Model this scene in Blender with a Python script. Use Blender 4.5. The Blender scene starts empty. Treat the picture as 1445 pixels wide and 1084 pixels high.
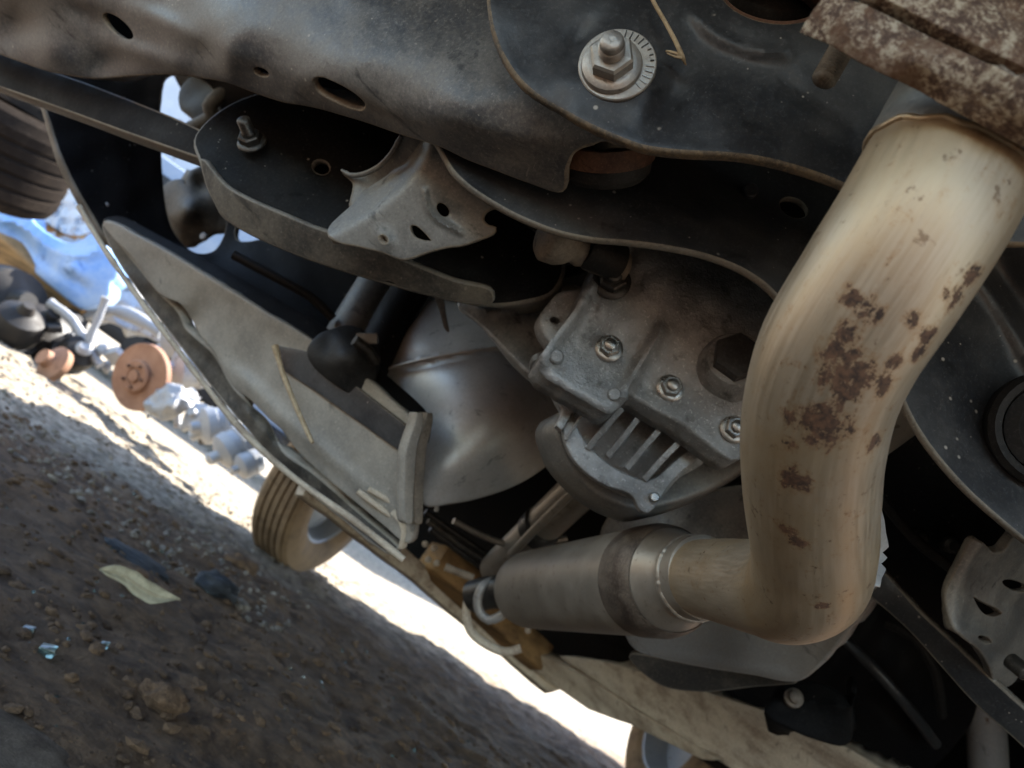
import bpy, bmesh, math, random
import numpy as np
from mathutils import Vector, Matrix, noise
from mathutils.geometry import delaunay_2d_cdt

random.seed(7)
SC = bpy.context.scene
COL = SC.collection

# ---------------------------------------------------------------- camera
FPX = 1043.6                      # focal length in pixels of the 1445 px wide photograph
PITCH, ROLL = math.radians(13.3), math.radians(35.0)
CAM = Vector((0.0, 0.0, 0.33))
Fv = Vector((0, math.cos(PITCH), math.sin(PITCH)))
R0 = Vector((1, 0, 0))
U0 = Vector((0, -math.sin(PITCH), math.cos(PITCH)))
cR, sR = math.cos(ROLL), math.sin(ROLL)
CX = R0 * cR + U0 * sR            # image right
CY = -R0 * sR + U0 * cR           # image up
cam_data = bpy.data.cameras.new("camera")
cam_data.sensor_width = 36.0
cam_data.lens = 36.0 * FPX / 1445.0
cam_data.clip_start = 0.01
cam_data.clip_end = 2000
cam_data.dof.use_dof = True
cam_data.dof.focus_distance = 0.41
cam_data.dof.aperture_fstop = 10.5
cam = bpy.data.objects.new("camera", cam_data)
cam.matrix_world = Matrix.Translation(CAM) @ Matrix((
    (CX.x, CY.x, -Fv.x, 0), (CX.y, CY.y, -Fv.y, 0), (CX.z, CY.z, -Fv.z, 0), (0, 0, 0, 1)))
COL.objects.link(cam)
SC.camera = cam

# ---------------------------------------------------------------- sky and sun
SUN_EL, SUN_AZ = math.radians(56), math.radians(32)      # azimuth clockwise from +Y
world = bpy.data.worlds.new("World")
SC.world = world
world.use_nodes = True
wn = world.node_tree
sky = wn.nodes.new("ShaderNodeTexSky")
sky.sky_type = 'NISHITA'
sky.sun_disc = False
sky.sun_elevation = SUN_EL
sky.sun_rotation = SUN_AZ
wn.links.new(sky.outputs[0], wn.nodes["Background"].inputs[0])
wn.nodes["Background"].inputs[1].default_value = 0.13
sl = bpy.data.lights.new("sun", 'SUN')
sl.energy = 3.9
sl.angle = math.radians(0.53)
sl.color = (1.0, 0.95, 0.87)
sun = bpy.data.objects.new("sun", sl)
sdir = Vector((math.sin(SUN_AZ) * math.cos(SUN_EL), math.cos(SUN_AZ) * math.cos(SUN_EL), math.sin(SUN_EL)))
sun.rotation_euler = sdir.to_track_quat('Z', 'Y').to_euler()
sun.location = (3, 6, 9)
COL.objects.link(sun)
SC.view_settings.view_transform = 'Standard'
SC.view_settings.look = 'None'
SC.view_settings.gamma = 1.0
SC.view_settings.exposure = 2.65
SC.render.engine = 'CYCLES'
SC.cycles.max_bounces = 10
SC.cycles.diffuse_bounces = 6
SC.cycles.use_denoising = True
SC.cycles.sample_clamp_indirect = 6.0

# ---------------------------------------------------------------- points
def P(x, y, d):
    """the place that stands d metres in front of the lens in direction (x, y)"""
    x, y, d = float(x), float(y), float(d)
    return CAM + d * (Fv + ((x - 722.5) / FPX) * CX - ((y - 542.0) / FPX) * CY)
def ray(x, y):
    return (Fv + ((x - 722.5) / FPX) * CX - ((y - 542.0) / FPX) * CY)
def G(x, y, z=0.0):
    r = ray(x, y)
    return CAM + r * ((z - CAM.z) / r.z)
def cv(r, u, f):
    """direction from camera-axis components (right, up, forward)"""
    return (CX * r + CY * u + Fv * f).normalized()

# ---------------------------------------------------------------- materials
class N:
    def __init__(s, name):
        s.m = bpy.data.materials.new(name)
        s.m.use_nodes = True
        s.t = s.m.node_tree
        s.b = s.t.nodes["Principled BSDF"]
        s.co = s.t.nodes.new("ShaderNodeTexCoord")
    def new(s, typ, **kw):
        n = s.t.nodes.new(typ)
        for k, v in kw.items():
            setattr(n, k, v)
        return n
    def link(s, a, b):
        s.t.links.new(a, b)
    def noise(s, scale, detail=6, rough=0.6, vec=None, dist=0.0):
        n = s.new("ShaderNodeTexNoise")
        n.inputs["Scale"].default_value = scale
        n.inputs["Detail"].default_value = detail
        n.inputs["Roughness"].default_value = rough
        n.inputs["Distortion"].default_value = dist
        s.link(vec or s.co.outputs["Object"], n.inputs["Vector"])
        return n.outputs["Fac"]
    def ramp(s, fac, lo, hi, a=0.0, b=1.0):
        n = s.new("ShaderNodeMapRange")
        n.interpolation_type = 'SMOOTHSTEP'
        s.link(fac, n.inputs[0])
        n.inputs[1].default_value = lo; n.inputs[2].default_value = hi
        n.inputs[3].default_value = a; n.inputs[4].default_value = b
        return n.outputs[0]
    def math(s, op, a, b=None):
        n = s.new("ShaderNodeMath", operation=op)
        for i, v in enumerate((a, b)):
            if v is None: continue
            if isinstance(v, (int, float)): n.inputs[i].default_value = v
            else: s.link(v, n.inputs[i])
        return n.outputs[0]
    def mix(s, fac, a, b):
        n = s.new("ShaderNodeMix", data_type='RGBA')
        if isinstance(fac, (int, float)): n.inputs[0].default_value = fac
        else: s.link(fac, n.inputs[0])
        for i, v in ((6, a), (7, b)):
            if isinstance(v, tuple): n.inputs[i].default_value = (*v, 1)
            else: s.link(v, n.inputs[i])
        return n.outputs[2]
    def bump(s, h, strength=0.3, dist=0.001):
        n = s.new("ShaderNodeBump")
        n.inputs["Strength"].default_value = strength
        n.inputs["Distance"].default_value = dist
        s.link(h, n.inputs["Height"])
        return n.outputs["Normal"]
    def vec(s, src, scale):
        n = s.new("ShaderNodeMapping")
        n.inputs["Scale"].default_value = scale
        s.link(s.co.outputs[src], n.inputs["Vector"])
        return n.outputs[0]
    def done(s, col, rough=0.6, metal=0.0, normal=None, spec=0.5):
        for k, v in (("Base Color", col), ("Roughness", rough), ("Metallic", metal)):
            if isinstance(v, tuple): s.b.inputs[k].default_value = (*v, 1)
            elif isinstance(v, (int, float)): s.b.inputs[k].default_value = v
            else: s.link(v, s.b.inputs[k])
        s.b.inputs["Specular IOR Level"].default_value = spec
        if normal is not None: s.link(normal, s.b.inputs["Normal"])
        return s.m

def m_coat(name, base, dust, lo=0.4, hi=0.65, amt=0.8, rough=0.55, metal=0.0, sc=16, speck=0.0,
           rust=None, rust_lo=0.62, bump=0.25, spec=0.4, streak=None):
    """painted or bare metal with a film of dust, grain, specks and a few scuffs and scratches"""
    n = N(name)
    big = n.noise(sc, 10, 0.66, dist=0.25)
    fine = n.noise(sc * 14, 5, 0.75)
    grain = n.noise(420, 3, 0.8)
    f = n.math('ADD', n.math('MULTIPLY', big, 0.75), n.math('MULTIPLY', fine, 0.25))
    if streak:
        vr = n.new("ShaderNodeVectorRotate", rotation_type='Z_AXIS'); vr.inputs["Angle"].default_value = streak[3]
        n.link(n.co.outputs["Object"], vr.inputs["Vector"])
        mp = n.new("ShaderNodeMapping"); mp.inputs["Scale"].default_value = streak[:3]; n.link(vr.outputs[0], mp.inputs["Vector"])
        st = n.noise(1.0, 8, 0.7, vec=mp.outputs[0])
        f = n.math('ADD', n.math('MULTIPLY', f, 0.25), n.math('MULTIPLY', st, 0.75))
    df = n.ramp(f, lo, hi, 0, amt)
    c = n.mix(df, base, dust)
    c = n.mix(n.ramp(grain, 0.50, 0.74, 0, 0.30), c, tuple(min(1, v * 1.7 + 0.015) for v in dust))
    c = n.mix(n.ramp(grain, 0.28, 0.48, 0.30, 0), c, tuple(v * 0.5 for v in base))
    if rust:
        rf = n.ramp(n.noise(sc * 1.9, 9, 0.7, dist=0.4), rust_lo, rust_lo + 0.07)
        c = n.mix(rf, c, rust)
    sf = n.ramp(n.noise(1.0, 6, 0.65, vec=n.vec("Object", (sc * 1.2, sc * 7, sc * 3))), 0.60, 0.70, 0, 0.7)
    c = n.mix(sf, c, tuple(v * 0.4 for v in base))
    sc2 = n.ramp(n.noise(1.0, 3, 0.5, vec=n.vec("Object", (sc * 30, sc * 1.6, sc * 20))), 0.68, 0.73, 0, 0.5)
    c = n.mix(sc2, c, tuple(min(1, v * 1.4 + 0.02) for v in dust))
    if speck > 0:
        for k, vs in ((0, 95), (1, 190)):
            v = n.new("ShaderNodeTexVoronoi"); v.inputs["Scale"].default_value = vs
            n.link(n.co.outputs["Object"], v.inputs["Vector"])
            pick = n.ramp(n.noise(60 + 30*k, 2), 0.58, 0.66)
            sp = n.math('MULTIPLY', n.ramp(v.outputs["Distance"], 0.06, 0.16, speck, 0), pick)
            c = n.mix(sp, c, (0.50, 0.47, 0.41))
    r = n.ramp(f, 0.35, 0.7, rough - 0.08, min(1.0, rough + 0.2))
    h = n.math('ADD', n.math('ADD', n.math('MULTIPLY', fine, 0.5), n.math('MULTIPLY', grain, 0.35)), n.noise(sc * 3, 6, 0.7))
    nb = n.bump(h, bump, 0.0016)
    return n.done(c, r, metal, nb, spec)

M = {}
M['rail'] = m_coat('dusty_grey_paint', (0.060, 0.065, 0.073), (0.19, 0.182, 0.165), 0.36, 0.66, 0.8, 0.44, 0.2, 15, 0.7, bump=0.18)
M['rail_edge'] = m_coat('dusty_edge', (0.08, 0.07, 0.06), (0.24, 0.20, 0.15), 0.35, 0.6, 0.9, 0.6, 0.0, 25)
M['arm'] = m_coat('black_arm_paint', (0.022, 0.024, 0.027), (0.062, 0.062, 0.061), 0.42, 0.72, 0.7, 0.40, 0.0, 17, 0.7, bump=0.14, spec=0.5)
M['arm_edge'] = m_coat('worn_arm_edge', (0.05, 0.045, 0.038), (0.19, 0.14, 0.085), 0.38, 0.6, 0.9, 0.6, 0.1, 30)
M['link'] = m_coat('dark_link_paint', (0.006, 0.0065, 0.007), (0.02, 0.0195, 0.018), 0.44, 0.7, 0.6, 0.65, 0.0, 24, 0.5, spec=0.12)
M['link_edge'] = m_coat('dusty_link_edge', (0.06, 0.056, 0.05), (0.20, 0.18, 0.145), 0.3, 0.6, 0.9, 0.6, 0.0, 20)
M['bracket'] = m_coat('dusty_stamped_steel', (0.11, 0.11, 0.106), (0.225, 0.215, 0.19), 0.36, 0.64, 0.85, 0.46, 0.3, 22, 0.2, bump=0.12)
M['black'] = m_coat('black_plastic', (0.005, 0.005, 0.006), (0.015, 0.0145, 0.014), 0.45, 0.75, 0.6, 0.6, 0.0, 20, 0.25, spec=0.15)
M['liner'] = m_coat('black_liner_plastic', (0.005, 0.005, 0.006), (0.014, 0.013, 0.012), 0.45, 0.75, 0.5, 0.6, 0.0, 12, 0.35, spec=0.2)
M['void'] = m_coat('underseal', (0.008, 0.008, 0.008), (0.02, 0.018, 0.016), 0.45, 0.7, 0.6, 0.8, 0.0, 9, spec=0.2)
M['tan'] = m_coat('dust_caked_panel', (0.19, 0.178, 0.155), (0.33, 0.30, 0.25), 0.34, 0.64, 0.9, 0.58, 0.0, 10, 0.0, (0.12, 0.08, 0.05), 0.68, 0.25)
M['tan_dark'] = m_coat('dusty_dark_panel', (0.035, 0.033, 0.03), (0.17, 0.145, 0.11), 0.42, 0.68, 0.8, 0.62, 0.0, 9)
M['sill'] = m_coat('dust_streaked_sill', (0.22, 0.165, 0.115), (0.50, 0.425, 0.32), 0.34, 0.58, 0.95, 0.75, 0.0, 16, 0.0, None, 0.6, 0.3, streak=(1.2, 45, 45, 0.62))
M['ochre'] = m_coat('ochre_mud_coat', (0.10, 0.055, 0.02), (0.34, 0.20, 0.08), 0.36, 0.62, 0.9, 0.75, 0.0, 12, streak=(3, 25, 30, 0.3))
M['rubber'] = m_coat('black_rubber', (0.010, 0.010, 0.010), (0.04, 0.037, 0.033), 0.45, 0.7, 0.7, 0.6, 0.0, 18, spec=0.3)
M['rust'] = m_coat('rusted_steel', (0.06, 0.028, 0.018), (0.15, 0.075, 0.042), 0.38, 0.62, 0.9, 0.8, 0.0, 25)
M['rotor'] = m_coat('rusty_rotor', (0.22, 0.105, 0.058), (0.32, 0.175, 0.105), 0.38, 0.62, 0.9, 0.8, 0.0, 9)
M['nut'] = m_coat('zinc_bolt', (0.36, 0.345, 0.32), (0.38, 0.35, 0.30), 0.4, 0.62, 0.7, 0.42, 0.6, 60, bump=0.2)
M['bolt_steel'] = m_coat('bright_bolt', (0.32, 0.31, 0.29), (0.16, 0.145, 0.12), 0.5, 0.7, 0.7, 0.3, 0.9, 70, bump=0.2)
M['bolt_dark'] = m_coat('oily_bolt', (0.05, 0.048, 0.045), (0.12, 0.11, 0.095), 0.45, 0.7, 0.7, 0.35, 0.6, 70, bump=0.2)
M['plug'] = m_coat('dark_plug', (0.045, 0.045, 0.046), (0.085, 0.082, 0.078), 0.45, 0.7, 0.6, 0.42, 0.4, 40)
M['twig'] = m_coat('dry_twig', (0.32, 0.24, 0.14), (0.46, 0.36, 0.23), 0.4, 0.6, 0.9, 0.7, 0.0, 90)
M['shield'] = m_coat('satin_shield', (0.50, 0.495, 0.475), (0.42, 0.395, 0.355), 0.42, 0.62, 0.6, 0.46, 0.5, 18, bump=0.08)
M['shield_dull'] = m_coat('dull_shield', (0.34, 0.33, 0.31), (0.36, 0.33, 0.28), 0.4, 0.62, 0.7, 0.5, 0.4, 11, bump=0.15)
M['silver'] = m_coat('scrap_silver', (0.30, 0.31, 0.33), (0.36, 0.35, 0.33), 0.42, 0.62, 0.7, 0.55, 0.3, 9, 0.0, (0.12, 0.075, 0.045), 0.60)
M['blue'] = m_coat('light_blue_paint', (0.13, 0.28, 0.58), (0.40, 0.50, 0.62), 0.40, 0.66, 0.8, 0.4, 0.0, 4, bump=0.05)
M['white'] = m_coat('peeling_white_paint', (0.42, 0.44, 0.47), (0.52, 0.53, 0.54), 0.4, 0.6, 0.7, 0.7, 0.0, 3, 0.0, (0.20, 0.12, 0.06), 0.57, 0.4)
M['scrap_dark'] = m_coat('shadow_dark_scrap', (0.008, 0.007, 0.006), (0.026, 0.018, 0.012), 0.42, 0.66, 0.8, 0.6, 0.0, 8)  # near-black for lumps that stand in for shadow, and for dark car parts
M['backcar'] = m_coat('faded_blue_grey_paint', (0.17, 0.22, 0.30), (0.27, 0.30, 0.34), 0.4, 0.62, 0.8, 0.5, 0.0, 3, 0.0, (0.14, 0.085, 0.05), 0.62, 0.1)
M['tyre'] = m_coat('dusty_tyre', (0.085, 0.052, 0.028), (0.26, 0.165, 0.088), 0.3, 0.58, 0.9, 0.85, 0.0, 9, spec=0.2)
M['heat_band'] = m_coat('heat_browned_steel', (0.07, 0.052, 0.042), (0.20, 0.165, 0.13), 0.38, 0.62, 0.9, 0.5, 0.5, 40, bump=0.2)
M['tyre_dark'] = m_coat('old_tyre', (0.012, 0.009, 0.007), (0.034, 0.025, 0.018), 0.4, 0.66, 0.8, 0.95, 0.0, 5, spec=0.03)

def m_alloy():
    n = N('cast_alloy')
    a = n.noise(17, 8, 0.65); f = n.noise(420, 3, 0.7); g = n.noise(45, 6, 0.7)
    c = n.mix(n.ramp(a, 0.34, 0.66), (0.17, 0.17, 0.166), (0.33, 0.33, 0.322))
    c = n.mix(n.ramp(f, 0.56, 0.72, 0, 0.55), c, (0.58, 0.57, 0.54))
    c = n.mix(n.ramp(g, 0.54, 0.70, 0, 0.7), c, (0.06, 0.054, 0.046))
    h = n.math('ADD', n.math('MULTIPLY', f, 0.6), g)
    return n.done(c, n.ramp(a, 0.3, 0.7, 0.60, 0.46), 0.45, n.bump(h, 0.8, 0.0018), 0.5)
M['alloy'] = m_alloy()

def m_pipe():
    n = N('heat_tinted_stainless')
    uv = n.vec("UV", (420, 30, 1))
    st = n.noise(1.0, 7, 0.65, vec=uv)
    big = n.noise(9, 5, 0.6)
    c = n.mix(n.ramp(st, 0.34, 0.66), (0.37, 0.295, 0.205), (0.47, 0.385, 0.285))
    c = n.mix(n.ramp(big, 0.38, 0.66, 0, 0.8), c, (0.45, 0.335, 0.20))
    c = n.mix(n.ramp(n.noise(1.0, 5, 0.7, vec=n.vec('UV', (300, 45, 1))), 0.62, 0.72, 0, 0.7), c, (0.20, 0.145, 0.095))
    c = n.mix(n.ramp(n.noise(150, 4, 0.7), 0.63, 0.70, 0, 0.7), c, (0.15, 0.09, 0.05))
    c = n.mix(n.ramp(n.noise(16, 7, 0.7), 0.52, 0.66, 0, 0.5), c, (0.40, 0.27, 0.145))
    # corrosion: one large colony, smaller ones in streaks along the tube
    def colony(p, r):
        v = n.new("ShaderNodeVectorMath", operation='DISTANCE')
        n.link(n.co.outputs["Object"], v.inputs[0]); v.inputs[1].default_value = p
        return n.ramp(v.outputs["Value"], 0.0, r, 1.0, 0.0)
    patch = n.math('ADD', n.math('MULTIPLY', n.noise(110, 9, 0.8, dist=0.6), 0.6), n.math('MULTIPLY', n.noise(330, 6, 0.8), 0.4))
    streak = n.noise(1.0, 6, 0.7, vec=n.vec("UV", (240, 70, 1)))
    k = None
    for p, r in RUST_SPOTS:
        q = colony(p, r)
        k = q if k is None else n.math('MAXIMUM', k, q)
    nz = n.math('ADD', n.math('MULTIPLY', n.math('SUBTRACT', patch, 0.5), 2.2), n.math('MULTIPLY', n.math('SUBTRACT', streak, 0.5), 1.1))
    rs = n.math('ADD', n.math('MULTIPLY', k, 0.52), nz)
    rm = n.ramp(rs, 0.31, 0.37)
    halo = n.ramp(rs, 0.10, 0.34, 0, 0.6)
    c = n.mix(halo, c, (0.33, 0.19, 0.085))
    c = n.mix(rm, c, n.mix(n.ramp(n.noise(260, 5, 0.8), 0.38, 0.62), (0.032, 0.018, 0.012), (0.13, 0.066, 0.035)))
    rough = n.math('ADD', n.ramp(st, 0.3, 0.7, 0.42, 0.55), n.math('MULTIPLY', rm, 0.35))
    met = n.math('SUBTRACT', 0.68, n.math('MULTIPLY', rm, 0.64))
    h = n.math('ADD', n.math('MULTIPLY', st, 0.35), n.math('ADD', n.math('MULTIPLY', rm, 0.7), n.math('MULTIPLY', n.noise(300, 3), 0.2)))
    return n.done(c, rough, met, n.bump(h, 0.22, 0.0008))

def m_flange():
    n = N('flaking_rust_flange')
    a = n.math('ADD', n.math('MULTIPLY', n.noise(120, 8, 0.75), 0.65), n.math('MULTIPLY', n.noise(480, 5, 0.75), 0.35)); b = n.noise(40, 6, 0.65)
    c = n.mix(n.ramp(a, 0.42, 0.54), (0.10, 0.062, 0.045), (0.27, 0.19, 0.13))
    c = n.mix(n.ramp(a, 0.50, 0.57, 0, 0.95), c, (0.55, 0.48, 0.36))
    c = n.mix(n.ramp(b, 0.50, 0.60, 0, 0.8), c, (0.17, 0.095, 0.055))
    return n.done(c, 0.75, 0.15, n.bump(a, 0.8, 0.003))
M['flange'] = m_flange()

def m_can():
    n = N('resonator_steel')
    a = n.noise(22, 7, 0.65); b = n.noise(120, 5, 0.7)
    c = n.mix(n.ramp(a, 0.30, 0.70), (0.28, 0.245, 0.20), (0.38, 0.34, 0.285))
    c = n.mix(n.ramp(b, 0.58, 0.70, 0, 0.6), c, (0.09, 0.055, 0.035))
    return n.done(c, n.ramp(a, 0.3, 0.7, 0.40, 0.54), 0.6, n.bump(b, 0.2, 0.0008))
M['can'] = m_can()

def m_ground():
    n = N('oily_yard_dirt')
    a = n.noise(3.0, 9, 0.62); b = n.noise(26, 8, 0.7); f = n.noise(160, 5, 0.7)
    c = n.mix(n.ramp(b, 0.34, 0.66), (0.055, 0.030, 0.015), (0.19, 0.108, 0.053))
    c = n.mix(n.ramp(a, 0.42, 0.62, 0, 0.6), c, (0.10, 0.058, 0.030))
    c = n.mix(n.ramp(f, 0.58, 0.72, 0, 0.5), c, (0.22, 0.15, 0.09))
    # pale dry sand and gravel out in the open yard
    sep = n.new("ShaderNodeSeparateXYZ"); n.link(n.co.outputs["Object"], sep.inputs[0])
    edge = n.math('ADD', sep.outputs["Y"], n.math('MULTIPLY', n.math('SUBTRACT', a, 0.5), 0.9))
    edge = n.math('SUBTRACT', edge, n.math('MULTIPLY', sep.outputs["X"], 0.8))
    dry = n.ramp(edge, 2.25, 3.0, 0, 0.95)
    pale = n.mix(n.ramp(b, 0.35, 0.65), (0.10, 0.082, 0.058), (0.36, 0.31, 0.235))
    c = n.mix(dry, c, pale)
    h = n.math('ADD', n.math('MULTIPLY', f, 0.35), b)
    return n.done(c, 0.9, 0.0, n.bump(h, 0.9, 0.012), 0.25)
M['ground'] = m_ground()
M['clod'] = m_coat('dirt_clod', (0.05, 0.028, 0.015), (0.17, 0.098, 0.050), 0.36, 0.64, 0.9, 0.95, 0.0, 30, bump=0.9, spec=0.2)
M['clod_pale'] = m_coat('pale_pebble', (0.10, 0.075, 0.05), (0.26, 0.205, 0.145), 0.36, 0.64, 0.9, 0.85, 0.0, 26, bump=0.6)
M['stone'] = m_coat('flat_brown_stone', (0.07, 0.048, 0.032), (0.17, 0.125, 0.085), 0.36, 0.64, 0.9, 0.95, 0.0, 22, bump=1.0, spec=0.08)
M['stone_black'] = m_coat('tar_lump', (0.012, 0.012, 0.012), (0.05, 0.046, 0.04), 0.5, 0.7, 0.7, 0.7, 0.0, 30, bump=0.9)
M['leaf'] = m_coat('dry_leaf', (0.30, 0.25, 0.15), (0.52, 0.45, 0.30), 0.36, 0.62, 0.9, 0.6, 0.0, 40, bump=0.4)
def m_glass():
    n = N('broken_safety_glass')
    n.b.inputs["Transmission Weight"].default_value = 0.9
    return n.done((0.30, 0.42, 0.36), 0.15, 0.0)
M['glass'] = m_glass()

# ---------------------------------------------------------------- things
def thing(name, label, cat, loc, group=None):
    o = bpy.data.objects.new(name, None)
    o.empty_display_size = 0.05
    COL.objects.link(o)
    o.location = loc
    o['label'] = label; o['category'] = cat
    if group: o['group'] = group
    return o
def tag(o, label, cat, group=None):
    o['label'] = label; o['category'] = cat
    if group: o['group'] = group
    return o
def root_loc(o):
    v = Vector((0, 0, 0))
    while o is not None:
        v = v + o.location; o = o.parent
    return v

def make(name, verts, faces, mats, parent=None, origin=None, midx=None, smooth=True, uvs=None, sharp=None, solid=0.0):
    """verts are world positions; origin only for a top-level mesh"""
    if origin is None and parent is None:
        vv = np.array([tuple(v) for v in verts])
        origin = Vector((float(vv[:, 0].mean()), float(vv[:, 1].mean()), float(vv[:, 2].min())))
    base = root_loc(parent) if parent else origin
    me = bpy.data.meshes.new(name)
    me.from_pydata([tuple(Vector(v) - base) for v in verts], [], faces)
    if not isinstance(mats, (list, tuple)): mats = [mats]
    for m in mats: me.materials.append(m)
    if midx is not None: me.polygons.foreach_set("material_index", midx)
    if uvs is not None:
        ul = me.uv_layers.new(name="UVMap")
        for poly in me.polygons:
            for li, vi in zip(poly.loop_indices, poly.vertices):
                ul.data[li].uv = uvs[vi]
    if smooth:
        me.polygons.foreach_set("use_smooth", [True] * len(me.polygons))
    me.update()
    if sharp: me.set_sharp_from_angle(angle=math.radians(sharp))
    o = bpy.data.objects.new(name, me)
    COL.objects.link(o)
    if parent: o.parent = parent
    else: o.location = base
    if solid:
        s = o.modifiers.new("thickness", 'SOLIDIFY'); s.thickness = solid; s.offset = -1
    return o

# ---------------------------------------------------------------- pressed sheet metal
def spline(pts, step=9.0, closed=True):
    """Catmull-Rom through pts (tuples of any length), resampled"""
    p = np.array(pts, float); n = len(p); out = []
    rng = range(n) if closed else range(n - 1)
    for i in rng:
        if closed:
            a, b, c, d = p[(i - 1) % n], p[i], p[(i + 1) % n], p[(i + 2) % n]
        else:
            a, b, c, d = p[max(i - 1, 0)], p[i], p[i + 1], p[min(i + 2, n - 1)]
        L = np.linalg.norm((c - b)[:2]); k = max(1, int(round(L / step)))
        for j in range(k):
            t = j / k
            m1 = (c - a) * 0.5; m2 = (d - b) * 0.5
            # keep tangents short where the neighbours are unequal so corners do not overshoot
            l1 = np.linalg.norm(m1[:2]); l2 = np.linalg.norm(m2[:2])
            if l1 > L: m1 = m1 * (L / l1)
            if l2 > L: m2 = m2 * (L / l2)
            h00 = 2*t**3 - 3*t**2 + 1; h10 = t**3 - 2*t**2 + t; h01 = -2*t**3 + 3*t**2; h11 = t**3 - t**2
            out.append(h00*b + h10*m1 + h01*c + h11*m2)
    if not closed: out.append(p[-1])
    return np.array(out)

def inside(poly, q):
    x, y = q[:, 0], q[:, 1]; r = np.zeros(len(q), bool)
    n = len(poly); j = n - 1
    for i in range(n):
        xi, yi = poly[i]; xj, yj = poly[j]
        c = ((yi > y) != (yj > y))
        if yi != yj:
            r ^= c & (x < (xj - xi) * (y - yi) / (yj - yi) + xi)
        j = i
    return r

def seg_dist(line, q):
    best = np.full(len(q), 1e9)
    for a, b in zip(line[:-1], line[1:]):
        ab = b - a; L2 = max(1e-9, float(ab @ ab))
        t = np.clip(((q - a) @ ab) / L2, 0, 1)
        best = np.minimum(best, np.linalg.norm(q - (a + t[:, None] * ab), axis=1))
    return best

def tps(ctrl):
    c = np.array(ctrl, float); xy = c[:, :2] / 100.0; d = c[:, 2]; n = len(c)
    if n < 4:
        A = np.c_[np.ones(n), xy]
        w = np.linalg.lstsq(A, d, rcond=None)[0]
        return lambda q: np.c_[np.ones(len(q)), q / 100.0] @ w
    def U(r): return np.where(r > 1e-9, r * r * np.log(np.maximum(r, 1e-9)), 0)
    K = U(np.linalg.norm(xy[:, None] - xy[None], axis=2)) + np.eye(n) * 0.02
    Pm = np.c_[np.ones(n), xy]
    A = np.zeros((n + 3, n + 3)); A[:n, :n] = K; A[:n, n:] = Pm; A[n:, :n] = Pm.T
    s = np.linalg.solve(A, np.r_[d, 0, 0, 0])
    def f(q):
        qq = q / 100.0
        return U(np.linalg.norm(qq[:, None] - xy[None], axis=2)) @ s[:n] + np.c_[np.ones(len(q)), qq] @ s[n:]
    return f

def ell(cx, cy, rx, ry, ang=0, n=14):
    a = math.radians(ang)
    return [(cx + rx*math.cos(t)*math.cos(a) - ry*math.sin(t)*math.sin(a),
             cy + rx*math.cos(t)*math.sin(a) + ry*math.sin(t)*math.cos(a)) for t in [2*math.pi*i/n for i in range(n)]]

def Pn(q, d):
    q = np.asarray(q); d = np.asarray(d)
    return (np.array(CAM)[None] + d[:, None] * (np.array(Fv)[None] + ((q[:, 0:1] - 722.5) / FPX) * np.array(CX)[None]
            - ((q[:, 1:2] - 542.0) / FPX) * np.array(CY)[None]))

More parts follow.
